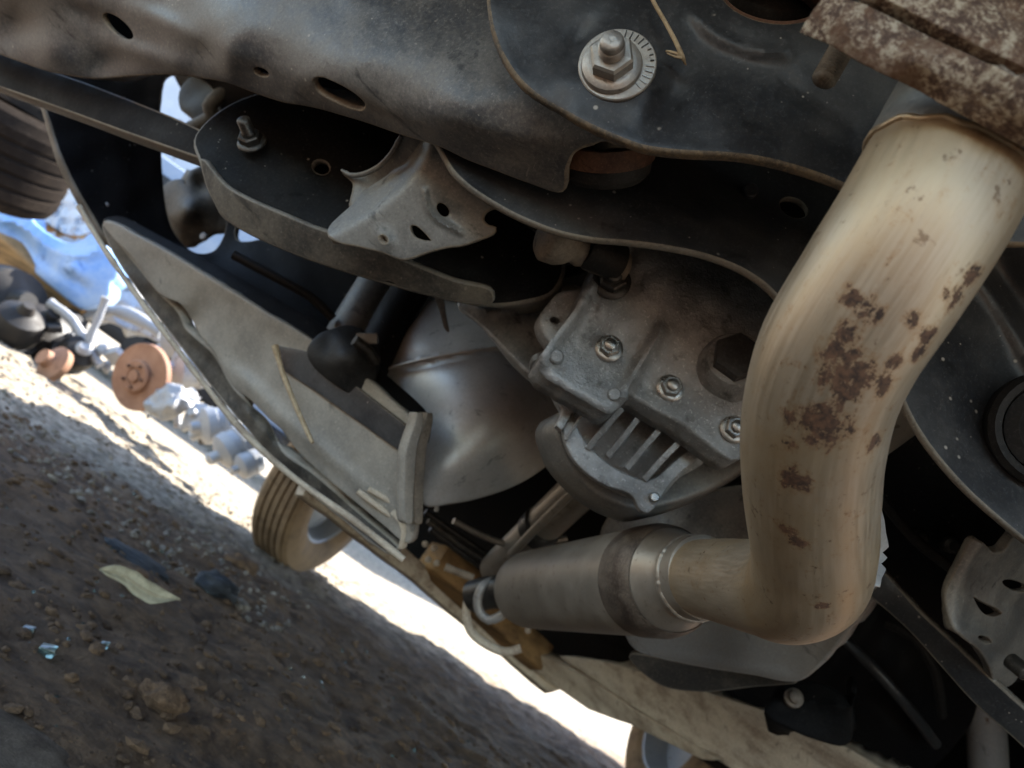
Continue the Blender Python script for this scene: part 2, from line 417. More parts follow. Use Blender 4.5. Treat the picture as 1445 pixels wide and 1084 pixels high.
def sheet(name, outline, ctrl, mat, edge=None, parent=None, holes=(), bumps=(), creases=(), roll=0.003, flange=0.012,
          fdir=None, solid=0.002, step=9.0, sm=True, hole_lip=0.004, lump=0.0, lump_s=14.0, hole_step=4.0, folds=()):
    """a pressed sheet: outline and holes as directions, ctrl = (x, y, metres) over which the sheet is stretched,
    bumps = (x, y, rx, ry, angle, metres towards us), creases = (polyline, width, metres); rolled edge + flange"""
    out = spline(outline, step) if sm else np.array([q for a, b in zip(outline, outline[1:] + outline[:1])
          for q in [(a[0] + (b[0]-a[0])*k/m, a[1] + (b[1]-a[1])*k/m)
                    for m in [max(1, int(round(math.dist(a, b) / step)))] for k in range(m)]], float)
    hs = [spline(h, hole_step) for h in holes]
    loops = [out] + hs
    x0, y0 = out.min(0); x1, y1 = out.max(0)
    xs = np.arange(x0, x1, step); g = []
    for r, yy in enumerate(np.arange(y0, y1, step * 0.87)):
        for xx in xs: g.append((xx + (r % 2) * step * 0.5, yy))
    g = np.array(g); keep = inside(out, g)
    g = g[keep]
    for lp in loops:
        if not len(g): break
        g = g[seg_dist(np.vstack([lp, lp[:1]]), g) > step * 0.5]
    for h in hs:
        if len(g): g = g[~inside(h, g)]
    pts = [tuple(p) for lp in loops for p in lp] + [tuple(p) for p in g]
    edges = []; o = 0
    for lp in loops:
        n = len(lp); edges += [(o + i, o + (i + 1) % n) for i in range(n)]; o += n
    vs, es, fs, ov, oe, of = delaunay_2d_cdt([Vector(p) for p in pts], edges, [], 1, 1e-4)
    q = np.array([tuple(v) for v in vs])
    cen = np.array([q[list(f)].mean(0) for f in fs])
    ok = inside(out, cen)
    for h in hs: ok &= ~inside(h, cen)
    fs = [tuple(f) for f, k in zip(fs, ok) if k]
    d = tps(ctrl)(q)
    for (bx, by, rx, ry, ang, amp) in bumps:
        a = math.radians(ang); dx, dy = q[:, 0] - bx, q[:, 1] - by
        s = (dx*math.cos(a) + dy*math.sin(a)) / rx; t = (-dx*math.sin(a) + dy*math.cos(a)) / ry
        d = d - amp * np.exp(-(s*s + t*t))
    for (line, w, amp) in creases:
        L = spline(line, 12, closed=False)
        d = d - amp * np.exp(-(seg_dist(L, q) / w) ** 2)
    for (line, slope) in folds:
        L = spline(line, 12, closed=False); best = np.full(len(q), 1e9); sg = np.zeros(len(q))
        for a_, b_ in zip(L[:-1], L[1:]):
            ab = b_ - a_; t = np.clip(((q - a_) @ ab) / float(ab @ ab), 0, 1); r_ = q - (a_ + t[:, None] * ab)
            di = np.linalg.norm(r_, axis=1); s_ = ab[0] * r_[:, 1] - ab[1] * r_[:, 0]
            m_ = di < best; best[m_] = di[m_]; sg[m_] = np.sign(s_[m_]) * di[m_]
        d = d + slope * np.logaddexp(0, sg / 3.0) * 3.0
    if lump:
        d = d + np.array([noise.fractal(Vector((p[0]/lump_s/10, p[1]/lump_s/10, 3.1)), 1.0, 2.0, 4) for p in q]) * lump
    W = Pn(q, d)
    tri = np.array(fs)
    nrm = np.cross(W[tri[:, 1]] - W[tri[:, 0]], W[tri[:, 2]] - W[tri[:, 0]])
    view = W[tri].mean(1) - np.array(CAM)
    if (nrm * view).sum() > 0:
        tri = tri[:, ::-1]; nrm = -nrm
    vn = np.zeros_like(W)
    for k in range(3): np.add.at(vn, tri[:, k], nrm)
    vn /= np.maximum(np.linalg.norm(vn, axis=1, keepdims=True), 1e-12)
    # boundary
    ec = {}
    for f in tri:
        for a, b in ((f[0], f[1]), (f[1], f[2]), (f[2], f[0])): ec[(a, b)] = 1
    bnd = [(a, b) for (a, b) in ec if (b, a) not in ec]
    outv = np.zeros_like(W)
    for a, b in bnd:
        e = W[b] - W[a]; t = np.cross(e, vn[a] + vn[b]); L = np.linalg.norm(t)
        if L > 0: outv[a] += t / L; outv[b] += t / L
    bv = sorted({a for e in bnd for a in e})
    L = np.linalg.norm(outv, axis=1, keepdims=True); outv = outv / np.maximum(L, 1e-9)
    hole_pts = np.zeros(len(q), bool)
    for h in hs:
        hole_pts |= seg_dist(np.vstack([h, h[:1]]), q) < 0.6
    verts = [W]; faces = [tuple(f) for f in tri]; midx = [0] * len(faces)
    prev = {v: v for v in bv}; cnt = len(W)
    fd = None if fdir is None else np.array(fdir)
    rings = [(math.pi/6, 0), (math.pi/3, 0), (math.pi/2, 0), (math.pi/2, 0.5), (math.pi/2, 1.0)]
    for (ang, k) in rings:
        cur = {}; nv = []
        for v in bv:
            rr = roll if not hole_pts[v] else roll * 0.5
            fl = (flange if not hole_pts[v] else hole_lip) * k
            back = -vn[v] if fd is None or hole_pts[v] else fd
            p = W[v] + outv[v] * rr * math.sin(ang) - vn[v] * rr * (1 - math.cos(ang)) + back * fl
            cur[v] = cnt + len(nv); nv.append(p)
        verts.append(np.array(nv)); cnt += len(nv)
        for a, b in bnd:
            faces.append((prev[b], prev[a], cur[a], cur[b])); midx.append(1 if edge else 0)
        prev = cur
    V = np.vstack(verts)
    return make(name, [Vector(v) for v in V], faces, [mat, edge] if edge else [mat], parent, midx=midx, solid=solid, sharp=50)

# ---------------------------------------------------------------- tubes, turned parts, bolts
def tube(name, pts, rad, mat, parent=None, seg=24, step=0.012, cap=True, flat=1.0, wob=0.0, origin=None):
    """swept tube through world points; rad a number or a list as long as pts"""
    n = len(pts); rad = rad if isinstance(rad, (list, tuple)) else [rad] * n
    p = np.array([tuple(v) for v in pts]); c = []; rr = []
    for i in range(n - 1):
        a, b, cc, d = p[max(i-1, 0)], p[i], p[i+1], p[min(i+2, n-1)]
        L = np.linalg.norm(cc - b); k = max(2, int(L / step)); m1 = (cc-a)*0.5; m2 = (d-b)*0.5
        for m in (m1, m2):
            l = np.linalg.norm(m)
            if l > L: m *= L / l
        for j in range(k):
            t = j / k
            c.append((2*t**3-3*t**2+1)*b + (t**3-2*t**2+t)*m1 + (-2*t**3+3*t**2)*cc + (t**3-t**2)*m2)
            rr.append(rad[i]*(1-t) + rad[i+1]*t)
    c.append(p[-1]); rr.append(rad[-1])
    C = [Vector(v) for v in c]; V = []; UV = []; F = []
    t0 = (C[1]-C[0]).normalized(); u = t0.orthogonal().normalized(); s = 0
    for i, o in enumerate(C):
        t = (C[min(i+1, len(C)-1)] - C[max(i-1, 0)]).normalized()
        u = (u - t * u.dot(t)).normalized(); w = t.cross(u)
        if i: s += (C[i]-C[i-1]).length
        r = rr[i] * (1 + (wob * noise.noise(Vector((s*40, 1.7, 0))) if wob else 0))
        for k in range(seg):
            a = 2*math.pi*k/seg
            V.append(o + u*(r*math.cos(a)) + w*(r*flat*math.sin(a))); UV.append((k/seg*2*math.pi*rr[i], s))
    for i in range(len(C)-1):
        for k in range(seg):
            a = i*seg+k; b = i*seg+(k+1) % seg
            F.append((a, b, b+seg, a+seg))
    if cap:
        F.append(tuple(reversed(range(seg)))); F.append(tuple(range((len(C)-1)*seg, len(C)*seg)))
    return make(name, V, F, mat, parent, origin=origin, uvs=UV, sharp=60)

def lathe(name, c, axis, prof, mat, parent=None, seg=32, closed=True, hexa=False, origin=None, phase=0.0, sharp=35):
    """prof = (radius, height along axis) list turned round the axis at c"""
    axis = axis.normalized(); u = axis.orthogonal().normalized(); w = axis.cross(u); V = []; F = []
    if hexa: seg = 6
    for r, h in prof:
        for k in range(seg):
            a = 2*math.pi*k/seg + phase
            V.append(c + axis*h + u*(r*math.cos(a)) + w*(r*math.sin(a)))
    for i in range(len(prof)-1):
        for k in range(seg):
            a = i*seg+k; b = i*seg+(k+1) % seg
            F.append((a, b, b+seg, a+seg))
    if closed:
        F.append(tuple(reversed(range(seg)))); F.append(tuple(range((len(prof)-1)*seg, len(prof)*seg)))
    return make(name, V, F, mat, parent, origin=origin, smooth=not hexa, sharp=None if hexa else sharp)

def box(name, c, ax, ay, az, mat, parent=None, bev=0.004, origin=None):
    """bevelled box; ax, ay, az are half-extent vectors"""
    bm = bmesh.new(); vs = []
    for i in (-1, 1):
        for j in (-1, 1):
            for k in (-1, 1): vs.append(bm.verts.new(c + ax*i + ay*j + az*k))
    for f in ((0, 1, 3, 2), (4, 6, 7, 5), (0, 4, 5, 1), (2, 3, 7, 6), (0, 2, 6, 4), (1, 5, 7, 3)):
        bm.faces.new([vs[i] for i in f])
    bmesh.ops.recalc_face_normals(bm, faces=bm.faces)
    if bev: bmesh.ops.bevel(bm, geom=list(bm.edges), offset=bev, segments=2, affect='EDGES', profile=0.6)
    V = [v.co.copy() for v in bm.verts]; bm.verts.index_update()
    F = [[v.index for v in f.verts] for f in bm.faces]; bm.free()
    return make(name, V, F, mat, parent, origin=origin, smooth=True, sharp=40)

def hexbolt(c, axis, r, mat, parent, name='bolt', phase=0.2, stud=True, wash=1.45):
    """flanged hex nut with the rounded end of its stud standing out"""
    b = lathe(name, c, axis, [(r*wash, 0), (r*wash, r*0.16), (r*1.32, r*0.3), (r*1.12, r*0.36)], mat, parent)
    lathe('hex_head', c, axis, [(r*1.15, r*0.3), (r*1.15, r*0.95), (r*1.0, r*1.08)], mat, b, hexa=True, phase=phase)
    if stud:
        lathe('stud', c, axis, [(r*0.68, r), (r*0.68, r*1.3), (r*0.6, r*1.5), (r*0.4, r*1.62), (r*0.12, r*1.66)], mat, b, seg=20)
    return b

def threads(c, axis, r, h0, h1, pitch):
    prof = []; h = h0
    while h < h1:
        prof += [(r, h), (r*0.88, h + pitch*0.5)]; h += pitch
    return prof

# ================================================================ the setting
def build_ground():
    a = np.r_[-400, -120, -40, -15, -7, np.arange(-4, -2.0, 0.2), np.arange(-2.0, 2.0, 0.022), np.arange(2.0, 4, 0.2), 7, 15, 40, 120, 400]
    b = np.r_[-400, -60, -12, -4, -1.5, -0.6, -0.1, np.arange(0.15, 3.6, 0.018), np.arange(3.6, 7, 0.15), 9, 14, 30, 90, 250, 500]
    V = []; F = []
    for y in b:
        for x in a:
            z = 0.0
            if -2.1 < x < 2.1 and 0.1 < y < 3.8:
                v = Vector((x*3.1, y*3.1, 0.3))
                z = 0.016*noise.fractal(v*2.0, 0.9, 2.1, 5) + 0.007*noise.noise(v*9)
            V.append(Vector((x, y, z)))
    n = len(a)
    for j in range(len(b)-1):
        for i in range(n-1):
            k = j*n+i; F.append((k, k+1, k+n+1, k+n))
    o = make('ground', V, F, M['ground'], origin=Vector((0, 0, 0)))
    o['kind'] = 'structure'
build_ground()

def gz(x, y):
    v = Vector((x*3.1, y*3.1, 0.3))
    return 0.016*noise.fractal(v*2.0, 0.9, 2.1, 5) + 0.007*noise.noise(v*9)

def scatter(name, n, area, rmin, rmax, mat, flat=0.7, seed=1, power=2.2, label=None, cat=None, angular=False):
    rnd = random.Random(seed); V = []; F = []
    base_bm = bmesh.new(); bmesh.ops.create_icosphere(base_bm, subdivisions=1, radius=1)
    bv = [v.co.copy() for v in base_bm.verts]; bf = [[v.index for v in f.verts] for f in base_bm.faces]; base_bm.free()
    x0, x1, y0, y1 = area
    for i in range(n):
        t = rnd.random()
        y = y0 + (y1 - y0) * t ** 1.6
        x = x0 + (x1 - x0) * rnd.random()
        r = rmin + (rmax - rmin) * rnd.random() ** power
        rot = Matrix.Rotation(rnd.random()*6.3, 3, 'Z') @ Matrix.Rotation(rnd.uniform(-.5, .5), 3, 'X')
        k = len(V); sx, sy = rnd.uniform(.7, 1.5), rnd.uniform(.6, 1.1); off = Vector((rnd.random()*50, 0, 0))
        c = Vector((x, y, gz(x, y) + r*flat*0.35))
        for v in bv:
            d = 1 + 0.45*noise.noise(v*1.6 + off)
            V.append(c + rot @ Vector((v.x*sx*r*d, v.y*sy*r*d, v.z*flat*r*d)))
        F += [[q + k for q in f] for f in bf]
    o = make(name, V, F, mat, origin=Vector((0, 0, 0)), smooth=not angular, sharp=None if angular else 50)
    o['kind'] = 'stuff'; o['label'] = label; o['category'] = cat
    return o
scatter('dirt_clods', 14000, (-1.6, 0.9, 0.45, 2.1), 0.0014, 0.012, M['clod'], 0.5, 3, 6.0, 'crumbled brown dirt clods covering the shaded ground', 'dirt', True)
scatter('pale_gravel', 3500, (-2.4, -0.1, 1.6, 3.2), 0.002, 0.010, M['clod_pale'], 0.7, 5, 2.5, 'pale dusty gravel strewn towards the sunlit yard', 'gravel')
scatter('glass_crumbs', 300, (-1.3, 0.7, 0.5, 2.2), 0.0012, 0.0048, M['glass'], 0.8, 9, 2.2, 'crumbs of broken greenish safety glass in the dirt', 'glass', True)

# ================================================================ underbody that shades the place
body = thing('car_underbody', 'black undersealed floor of the raised car above all the parts', 'car body', Vector((0.2, 1.3, 0.66)))
def slab(name, x0, x1, y0, y1, z0, z1, mat, parent, bev=0.01):
    return box(name, Vector(((x0+x1)/2, (y0+y1)/2, (z0+z1)/2)), Vector(((x1-x0)/2, 0, 0)), Vector((0, (y1-y0)/2, 0)),
               Vector((0, 0, (z1-z0)/2)), mat, parent, bev)
pan = [(-0.82, -0.38), (1.9, -0.38), (1.9, 4.1), (-0.82, 2.93)]
make('floor_pan', [Vector((x, y, z)) for z in (.74, .86) for x, y in pan], [(3, 2, 1, 0), (4, 5, 6, 7), (0, 1, 5, 4), (1, 2, 6, 5), (2, 3, 7, 6), (3, 0, 4, 7)], M['void'], body, smooth=False)
for xx in (-0.2, 0.5, 1.1):
    slab('floor_rib', xx-0.05, xx+0.05, 1.0, 2.4, 0.69, 0.742, M['void'], body)
slab('tunnel_wall', -0.15, 1.5, 1.75, 1.95, 0.275, 0.745, M['void'], body)
slab('side_wall', 1.0, 1.12, 0.15, 2.0, 0.30, 0.745, M['void'], body)
slab('inner_arch', -0.42, -0.05, 1.25, 1.6, 0.42, 0.745, M['void'], body)

# ================================================================ suspension and frame pressings
# ---- long grey rail
rl = thing('frame_rail', 'long dusty grey box-section frame rail with a dented left end and slots', 'frame rail', P(600, 120, 0.47))
sheet('rail_shell', [(-80, -80), (-80, -200), (690, -200), (740, -120), (790, -20), (960, 150), (930, 196), (905, 203), (862, 199), (830, 203), (808, 215), (797, 238), (791, 270),
      (745, 257), (700, 240), (660, 225), (620, 206), (560, 187), (520, 173), (480, 161), (440, 150), (400, 143), (370, 134), (340, 123), (315, 114),
      (280, 108), (250, 104), (215, 104), (175, 106), (130, 109), (90, 104), (60, 97), (30, 86), (0, 75), (-80, 40)],
      [(690, -190, .51), (300, -190, .60), (-70, -190, .72), (700, -60, .475), (400, -60, .53), (100, -60, .63), (640, 40, .455), (450, 20, .50), (250, 10, .575), (0, -20, .67),
       (800, 190, .415), (640, 150, .43), (480, 105, .475), (330, 60, .53), (170, 20, .615), (20, 30, .68),
       (790, 265, .428), (620, 205, .45), (480, 160, .497), (340, 122, .55), (215, 104, .60), (90, 104, .655), (0, 75, .69), (-70, 40, .73),
       (930, 150, .40)],
      M['rail'], M['rail_edge'], rl,
      holes=[ell(166, 37, 28, 11, 40), ell(368, 102, 13, 7, 25), [(440, 112), (452, 107), (475, 116), (500, 131), (516, 147), (512, 157), (497, 155), (470, 144), (447, 129)]],
      bumps=[(75, 72, 38, 26, 25, .009), (30, 40, 30, 30, 0, -.006), (195, 72, 40, 12, 20, .007), (150, 90, 25, 18, 0, -.006), (245, 88, 40, 14, 8, .004),
             (322, 88, 16, 36, -15, .006), (290, 70, 25, 25, 0, -.005), (120, 20, 40, 14, 30, -.006), (560, 160, 60, 8, 22, .002), (700, 215, 40, 12, 25, -.002),
             (230, 30, 50, 12, 25, .004)],
      folds=[([(-80, -60), (60, -10), (170, 8), (250, 38), (330, 72), (420, 106), (520, 133), (640, 168), (740, 192), (800, 206), (840, 200)], .00035)],
      roll=.002, flange=.02, step=7, lump=.0016, lump_s=7)
bc = P(856, 222, .452)
bu = lathe('bushing', bc, cv(-.05, .82, -.57), [(.016, -.013), (.0235, -.012), (.027, -.008), (.028, .004), (.0265, .008), (.024, .009)], M['rubber'], rl)
lathe('bushing_sleeve', bc, cv(-.05, .82, -.57), [(.0262, .0), (.0292, .0), (.0292, .012), (.0262, .012)], M['rust'], bu, closed=False)

# ---- upper arm with the eccentric bolt
up = thing('upper_lateral_arm', 'broad black pressed-steel suspension arm holding the cam bolt', 'suspension arm', P(950, 100, .40))
sheet('arm_shell', [(700, -240), (690, -80), (692, 0), (698, 40), (712, 76), (735, 110), (765, 136), (800, 156), (838, 176), (875, 192), (905, 203), (940, 209), (980, 212),
      (1020, 214), (1060, 218), (1100, 226), (1150, 241), (1195, 259), (1300, 310), (1420, 340), (1540, 330), (1700, 260), (1860, 180), (1860, -240)],
      [(1840, -220, .40), (1840, 180, .375), (720, -230, .41), (1200, -230, .405), (700, -60, .400), (900, -60, .396), (1100, -60, .392), (1400, -60, .38), (720, 70, .390), (870, 95, .384), (1000, 100, .382), (1200, 120, .372), (1450, 100, .36),
       (800, 155, .378), (940, 208, .366), (1060, 215, .362), (1190, 255, .36), (1400, 330, .36)],
      M['arm'], M['arm_edge'], up,
      holes=[ell(1092, -8, 78, 42, 8, 20)],
      bumps=[(812, 62, 16, 44, 40, -.006), (800, 115, 26, 30, 30, .003), (915, 128, 18, 40, 25, .003), (945, 140, 16, 40, 30, -.004),
             (870, 95, 85, 70, 0, .004), (1090, 50, 120, 36, 12, .005), (1010, 150, 60, 40, 20, .003), (1150, 190, 70, 20, 20, -.003), (700, 10, 40, 50, 0, .002)],
      creases=[([(980, 20), (1010, 50), (1060, 72), (1110, 76)], 9, .0025), ([(1110, 120), (1160, 150), (1200, 175)], 14, -.002)],
      roll=.002, flange=.003, step=9, lump=.0012, lump_s=9)
sheet('bushing_ring', ell(1092, -8, 88, 50, 8, 20), [(1000, -10, .392), (1180, 0, .386), (1092, 40, .385)], M['rust'], M['rust'], up,
      holes=[ell(1092, -9, 74, 39, 8, 20)], roll=.002, flange=.02, step=8)
lathe('bushing_core', P(1092, -20, .435), cv(0, .45, -.89), [(.034, -.02), (.034, .0), (.03, .006), (.016, .01)], M['rubber'], up)

# ---- eccentric bolt
ax = cv(-.13, .16, -.97)
eb = thing('cam_bolt', 'big zinc cam bolt with hex nut and tick-marked washer on the black arm', 'bolt', P(871, 93, .386))
wc = P(871, 93, .3780)
ws = lathe('cam_washer', wc, ax, [(.0196, -.004), (.0199, -.002), (.0199, .0012), (.0193, .0018), (.012, .0020), (.004, .0021)], M['nut'], eb, seg=48)
u = (CX - ax*CX.dot(ax)).normalized(); w = ax.cross(u)
for k in range(13):
    a = math.radians(-52 + k*10.5)
    rad = u*math.cos(a) + w*math.sin(a); tan = -u*math.sin(a) + w*math.cos(a)
    c = wc + ax*.00215 + rad*(.0166 if k not in (5, 6, 7) else .0175)
    box('tick_mark', c, rad*(.0021 if k not in (5, 6, 7) else .0010), tan*.00024, ax*.00035, M['bolt_steel'] if k < 5 else M['bolt_dark'], ws, 0)
nc = wc - u*.0028 - (-CY + ax*CY.dot(ax)).normalized()*(-.0012)
nt = lathe('nut', nc, ax, [(.0152, .0015), (.0156, .003), (.0150, .0048), (.0128, .0062), (.0112, .0064)], M['nut'], eb, seg=40)
lathe('hex_head', nc, ax, [(.0116, .006), (.0116, .0125), (.0104, .0140), (.0076, .0142)], M['nut'], nt, hexa=True, phase=.42)
sd = lathe('stud', nc, ax, [(.0066, .013)] + threads(nc, ax, .0066, .0138, .0195, .0014) + [(.0060, .0200), (.0058, .0228), (.0048, .0244), (.001, .0238)], M['nut'], eb, seg=28, sharp=80)

# ---- twig caught on the arm
tw = thing('dry_grass_stalk', 'bent dry straw stalk hanging over the black arm beside the cam bolt', 'twig', P(940, 50, .375))
tube('stalk', [P(905, -40, .383), P(921, 0, .378), P(938, 30, .374), P(953, 58, .371), P(963, 80, .369), P(968, 92, .372)], [.0010, .0011, .0011, .0012, .0013, .0003], M['twig'], tw, seg=8, step=.004)
tube('broken_tip', [P(964, 84, .369), P(956, 76, .371), P(940, 72, .374)], [.0009, .0009, .0006], M['twig'], tw, seg=7, step=.004)
tube('broken_tip', [P(963, 82, .368), P(952, 80, .370), P(941, 75, .370)], [.0007, .0006, .0003], M['twig'], tw, seg=7, step=.004)

# ---- threaded stud under the rusty flange
tsd = lathe('threaded_stud', P(1186, 72, .330), cv(-.50, -.84, -.10), [(.0055, -.02)] + threads(None, None, .0056, .0, .0165, .0013) + [(.0048, .017), (.001, .0172)], M['rail_edge'], seg=22, sharp=80)
tag(tsd, 'short threaded stud poking out below the rusty exhaust flange', 'stud')

# ---- lower arm crossing under the upper one
lo = thing('lower_lateral_arm', 'curved black suspension arm crossing behind the wide exhaust pipe', 'suspension arm', P(900, 280, .46))
sheet('arm_shell', [(590, 175), (615, 196), (626, 214), (640, 238), (665, 262), (700, 285), (740, 306), (790, 325), (840, 335), (880, 338), (930, 344), (980, 353), (1020, 365),
      (1055, 381), (1085, 402), (1110, 430), (1180, 520), (1290, 470), (1290, 260), (1100, 170), (900, 140), (700, 130)],
      [(610, 190, .485), (640, 235, .472), (720, 296, .462), (840, 335, .455), (980, 354, .455), (1085, 402, .45), (1180, 510, .45),
       (750, 200, .50), (900, 210, .495), (850, 290, .465), (950, 300, .47), (1050, 250, .50), (1050, 340, .468), (1150, 280, .50), (1130, 380, .47), (1250, 300, .47), (1270, 450, .45)],
      M['arm'], M['link_edge'], lo, holes=[ell(1120, 293, 22, 14, 25)],
      bumps=[(960, 290, 60, 24, 30, .004), (1000, 320, 90, 10, 28, .003)],
      creases=[([(985, 265), (1020, 300), (1070, 330), (1100, 345)], 10, .003)], roll=.0015, flange=.003, step=9, lump=.001, lump_s=9)
# ---- right-hand arm
ra = thing('right_lateral_arm', 'dark curved suspension arm right of the exhaust pipe with a bushing eye', 'suspension arm', P(1390, 580, .44))
sheet('arm_shell', [(1200, 430), (1240, 490), (1274, 556), (1290, 590), (1310, 622), (1340, 660), (1370, 692), (1410, 728), (1460, 768), (1560, 830), (1680, 880), (1760, 800), (1760, 330), (1620, 300), (1400, 330), (1300, 400)],
      [(1220, 450, .46), (1275, 556, .445), (1340, 660, .435), (1450, 765, .425), (1330, 500, .46), (1400, 600, .455), (1450, 680, .44), (1680, 860, .415), (1750, 400, .46), (1750, 780, .425), (1550, 800, .42), (1380, 420, .475), (1440, 480, .47), (1550, 300, .46)],
      M['arm'], M['link_edge'], ra, bumps=[(1410, 380, 30, 80, -30, -.008)], creases=[([(1385, 395), (1420, 445), (1460, 520)], 12, .005)], roll=.0015, flange=.003, step=10, lump=.001)
be = lathe('bushing_eye', P(1490, 607, .435), cv(-.35, .1, -.93), [(.034, -.02), (.036, -.015), (.036, .006), (.033, .010), (.029, .008), (.027, .0)], M['rubber'], ra, seg=40)
lathe('bushing_rubber', P(1490, 607, .435), cv(-.35, .1, -.93), [(.027, -.015), (.027, .003), (.02, .006), (.014, .004), (.014, .012), (.004, .012)], M['rubber'], be, seg=36)

# ---- trailing link plate on the left with bolt
tl = thing('trailing_link', 'dark channel-section link with a lighter dusty lower flange and a bolt', 'suspension link', P(450, 270, .6))
sheet('link_shell', [(276, 196), (300, 166), (340, 142), (400, 128), (480, 140), (600, 180), (720, 300), (790, 360), (780, 408), (735, 424), (690, 428), (650, 424), (610, 415),
      (560, 402), (500, 385), (450, 369), (400, 350), (350, 327), (314, 304), (303, 284), (293, 262), (285, 228)],
      [(280, 205, .635), (340, 150, .645), (480, 150, .625), (620, 220, .62), (740, 330, .62), (360, 215, .625), (460, 260, .61), (600, 330, .60), (700, 380, .60),
       (287, 228, .618), (320, 268, .605), (400, 308, .588), (470, 334, .578), (560, 368, .572), (650, 402, .574), (720, 412, .585),
       (310, 304, .617), (400, 350, .600), (500, 385, .588), (610, 415, .585), (690, 428, .59)],
      M['link'], M['link_edge'], tl, holes=[ell(453, 236, 14, 11, 20)], bumps=[(355, 190, 40, 34, 0, .004), (620, 385, 70, 8, 12, -.004)], roll=.003, flange=.02, step=8, lump=.0008)
# the dusty lower lip
sheet('lower_lip', [(284, 226), (296, 238), (318, 264), (350, 283), (400, 305), (440, 322), (470, 332), (560, 366), (640, 398), (690, 410), (692, 428), (650, 425), (610, 416), (560, 403), (500, 386), (450, 370),
      (400, 351), (350, 328), (314, 305), (303, 285), (292, 262)],
      [(287, 230, .611), (320, 268, .599), (400, 308, .582), (470, 334, .572), (560, 368, .566), (650, 402, .568), (690, 420, .574),
       (310, 304, .611), (400, 350, .594), (500, 385, .582), (610, 415, .579)],
      M['tan_dark'], M['link_edge'], tl, roll=.0015, flange=.003, step=7, lump=.0005)
hexbolt(P(356, 202, .617), cv(-.05, .55, -.83), .0085, M['bolt_dark'], tl, 'bolt', .3)
lathe('bolt_stud', P(356, 200, .615), cv(-.05, .55, -.83), [(.0055, .008)] + threads(None, None, .0055, .009, .022, .0015) + [(.004, .0225)], M['bolt_dark'], tl, seg=18, sharp=80)

# ---- black bar to the left
bar = sheet('black_bar', [(-60, 55), (0, 77), (60, 98), (120, 119), (180, 142), (240, 166), (292, 190), (302, 226), (285, 222), (230, 203), (170, 182), (110, 160), (60, 142), (0, 121), (-60, 98)],
      [(-60, 60, .80), (100, 115, .73), (290, 195, .645), (-60, 95, .79), (100, 157, .72), (295, 222, .635)],
      M['black'], M['rail_edge'], roll=.002, flange=.02, step=9, sm=False)
tag(bar, 'flat black steel bar with a pale lower edge running to the channel-section link', 'bar')

# ---- stamped bracket with holes
br = thing('stamped_bracket', 'grey stamped steel bracket with three holes under the frame rail', 'bracket', P(590, 290, .52))
sheet('bracket_shell', [(464, 330), (466, 318), (480, 304), (500, 286), (512, 270), (524, 262), (548, 246), (568, 224), (590, 200), (606, 196), (622, 206), (632, 222), (650, 245), (672, 268), (706, 290), (694, 292),
      (682, 300), (680, 312), (688, 320), (697, 322), (694, 329), (672, 338), (650, 345), (632, 347), (604, 354), (575, 364), (560, 363), (540, 355), (505, 346), (480, 341)],
      [(464, 333, .520), (610, 200, .505), (690, 325, .513)],
      M['bracket'], M['rail_edge'], br,
      holes=[ell(625, 296, 12, 8, 50), [(578, 318), (588, 318), (600, 328), (609, 340), (596, 340), (582, 333)], ell(541, 338, 9, 7, 45)],
      bumps=[(628, 298, 22, 15, 50, -.004), (542, 338, 17, 12, 50, .004)],
      creases=[([(600, 270), (602, 290), (612, 306), (630, 318), (650, 328)], 4, .003)],
      folds=[([(612, 190), (592, 238), (552, 280), (507, 311), (460, 336)], .0011)], roll=.0015, flange=.006, step=4, hole_lip=.006)
sheet('upper_wing', [(483, 240), (495, 248), (512, 247), (535, 236), (552, 218), (564, 196), (600, 190), (606, 200), (585, 225), (560, 250), (530, 268), (512, 285), (495, 292), (500, 268), (500, 255)],
      [(485, 241, .555), (560, 200, .53), (500, 285, .552), (550, 245, .545), (600, 200, .52), (525, 250, .556)], M['bracket'], M['link_edge'], br, roll=.002, flange=.005, step=6)
tube('rolled_lip', [P(482, 240, .553), P(494, 247, .551), P(512, 246, .548), P(535, 235, .542), P(552, 217, .534), P(566, 192, .526)], [.001, .0018, .002, .002, .0018, .0015], M['bracket'], br, seg=10, step=.005)

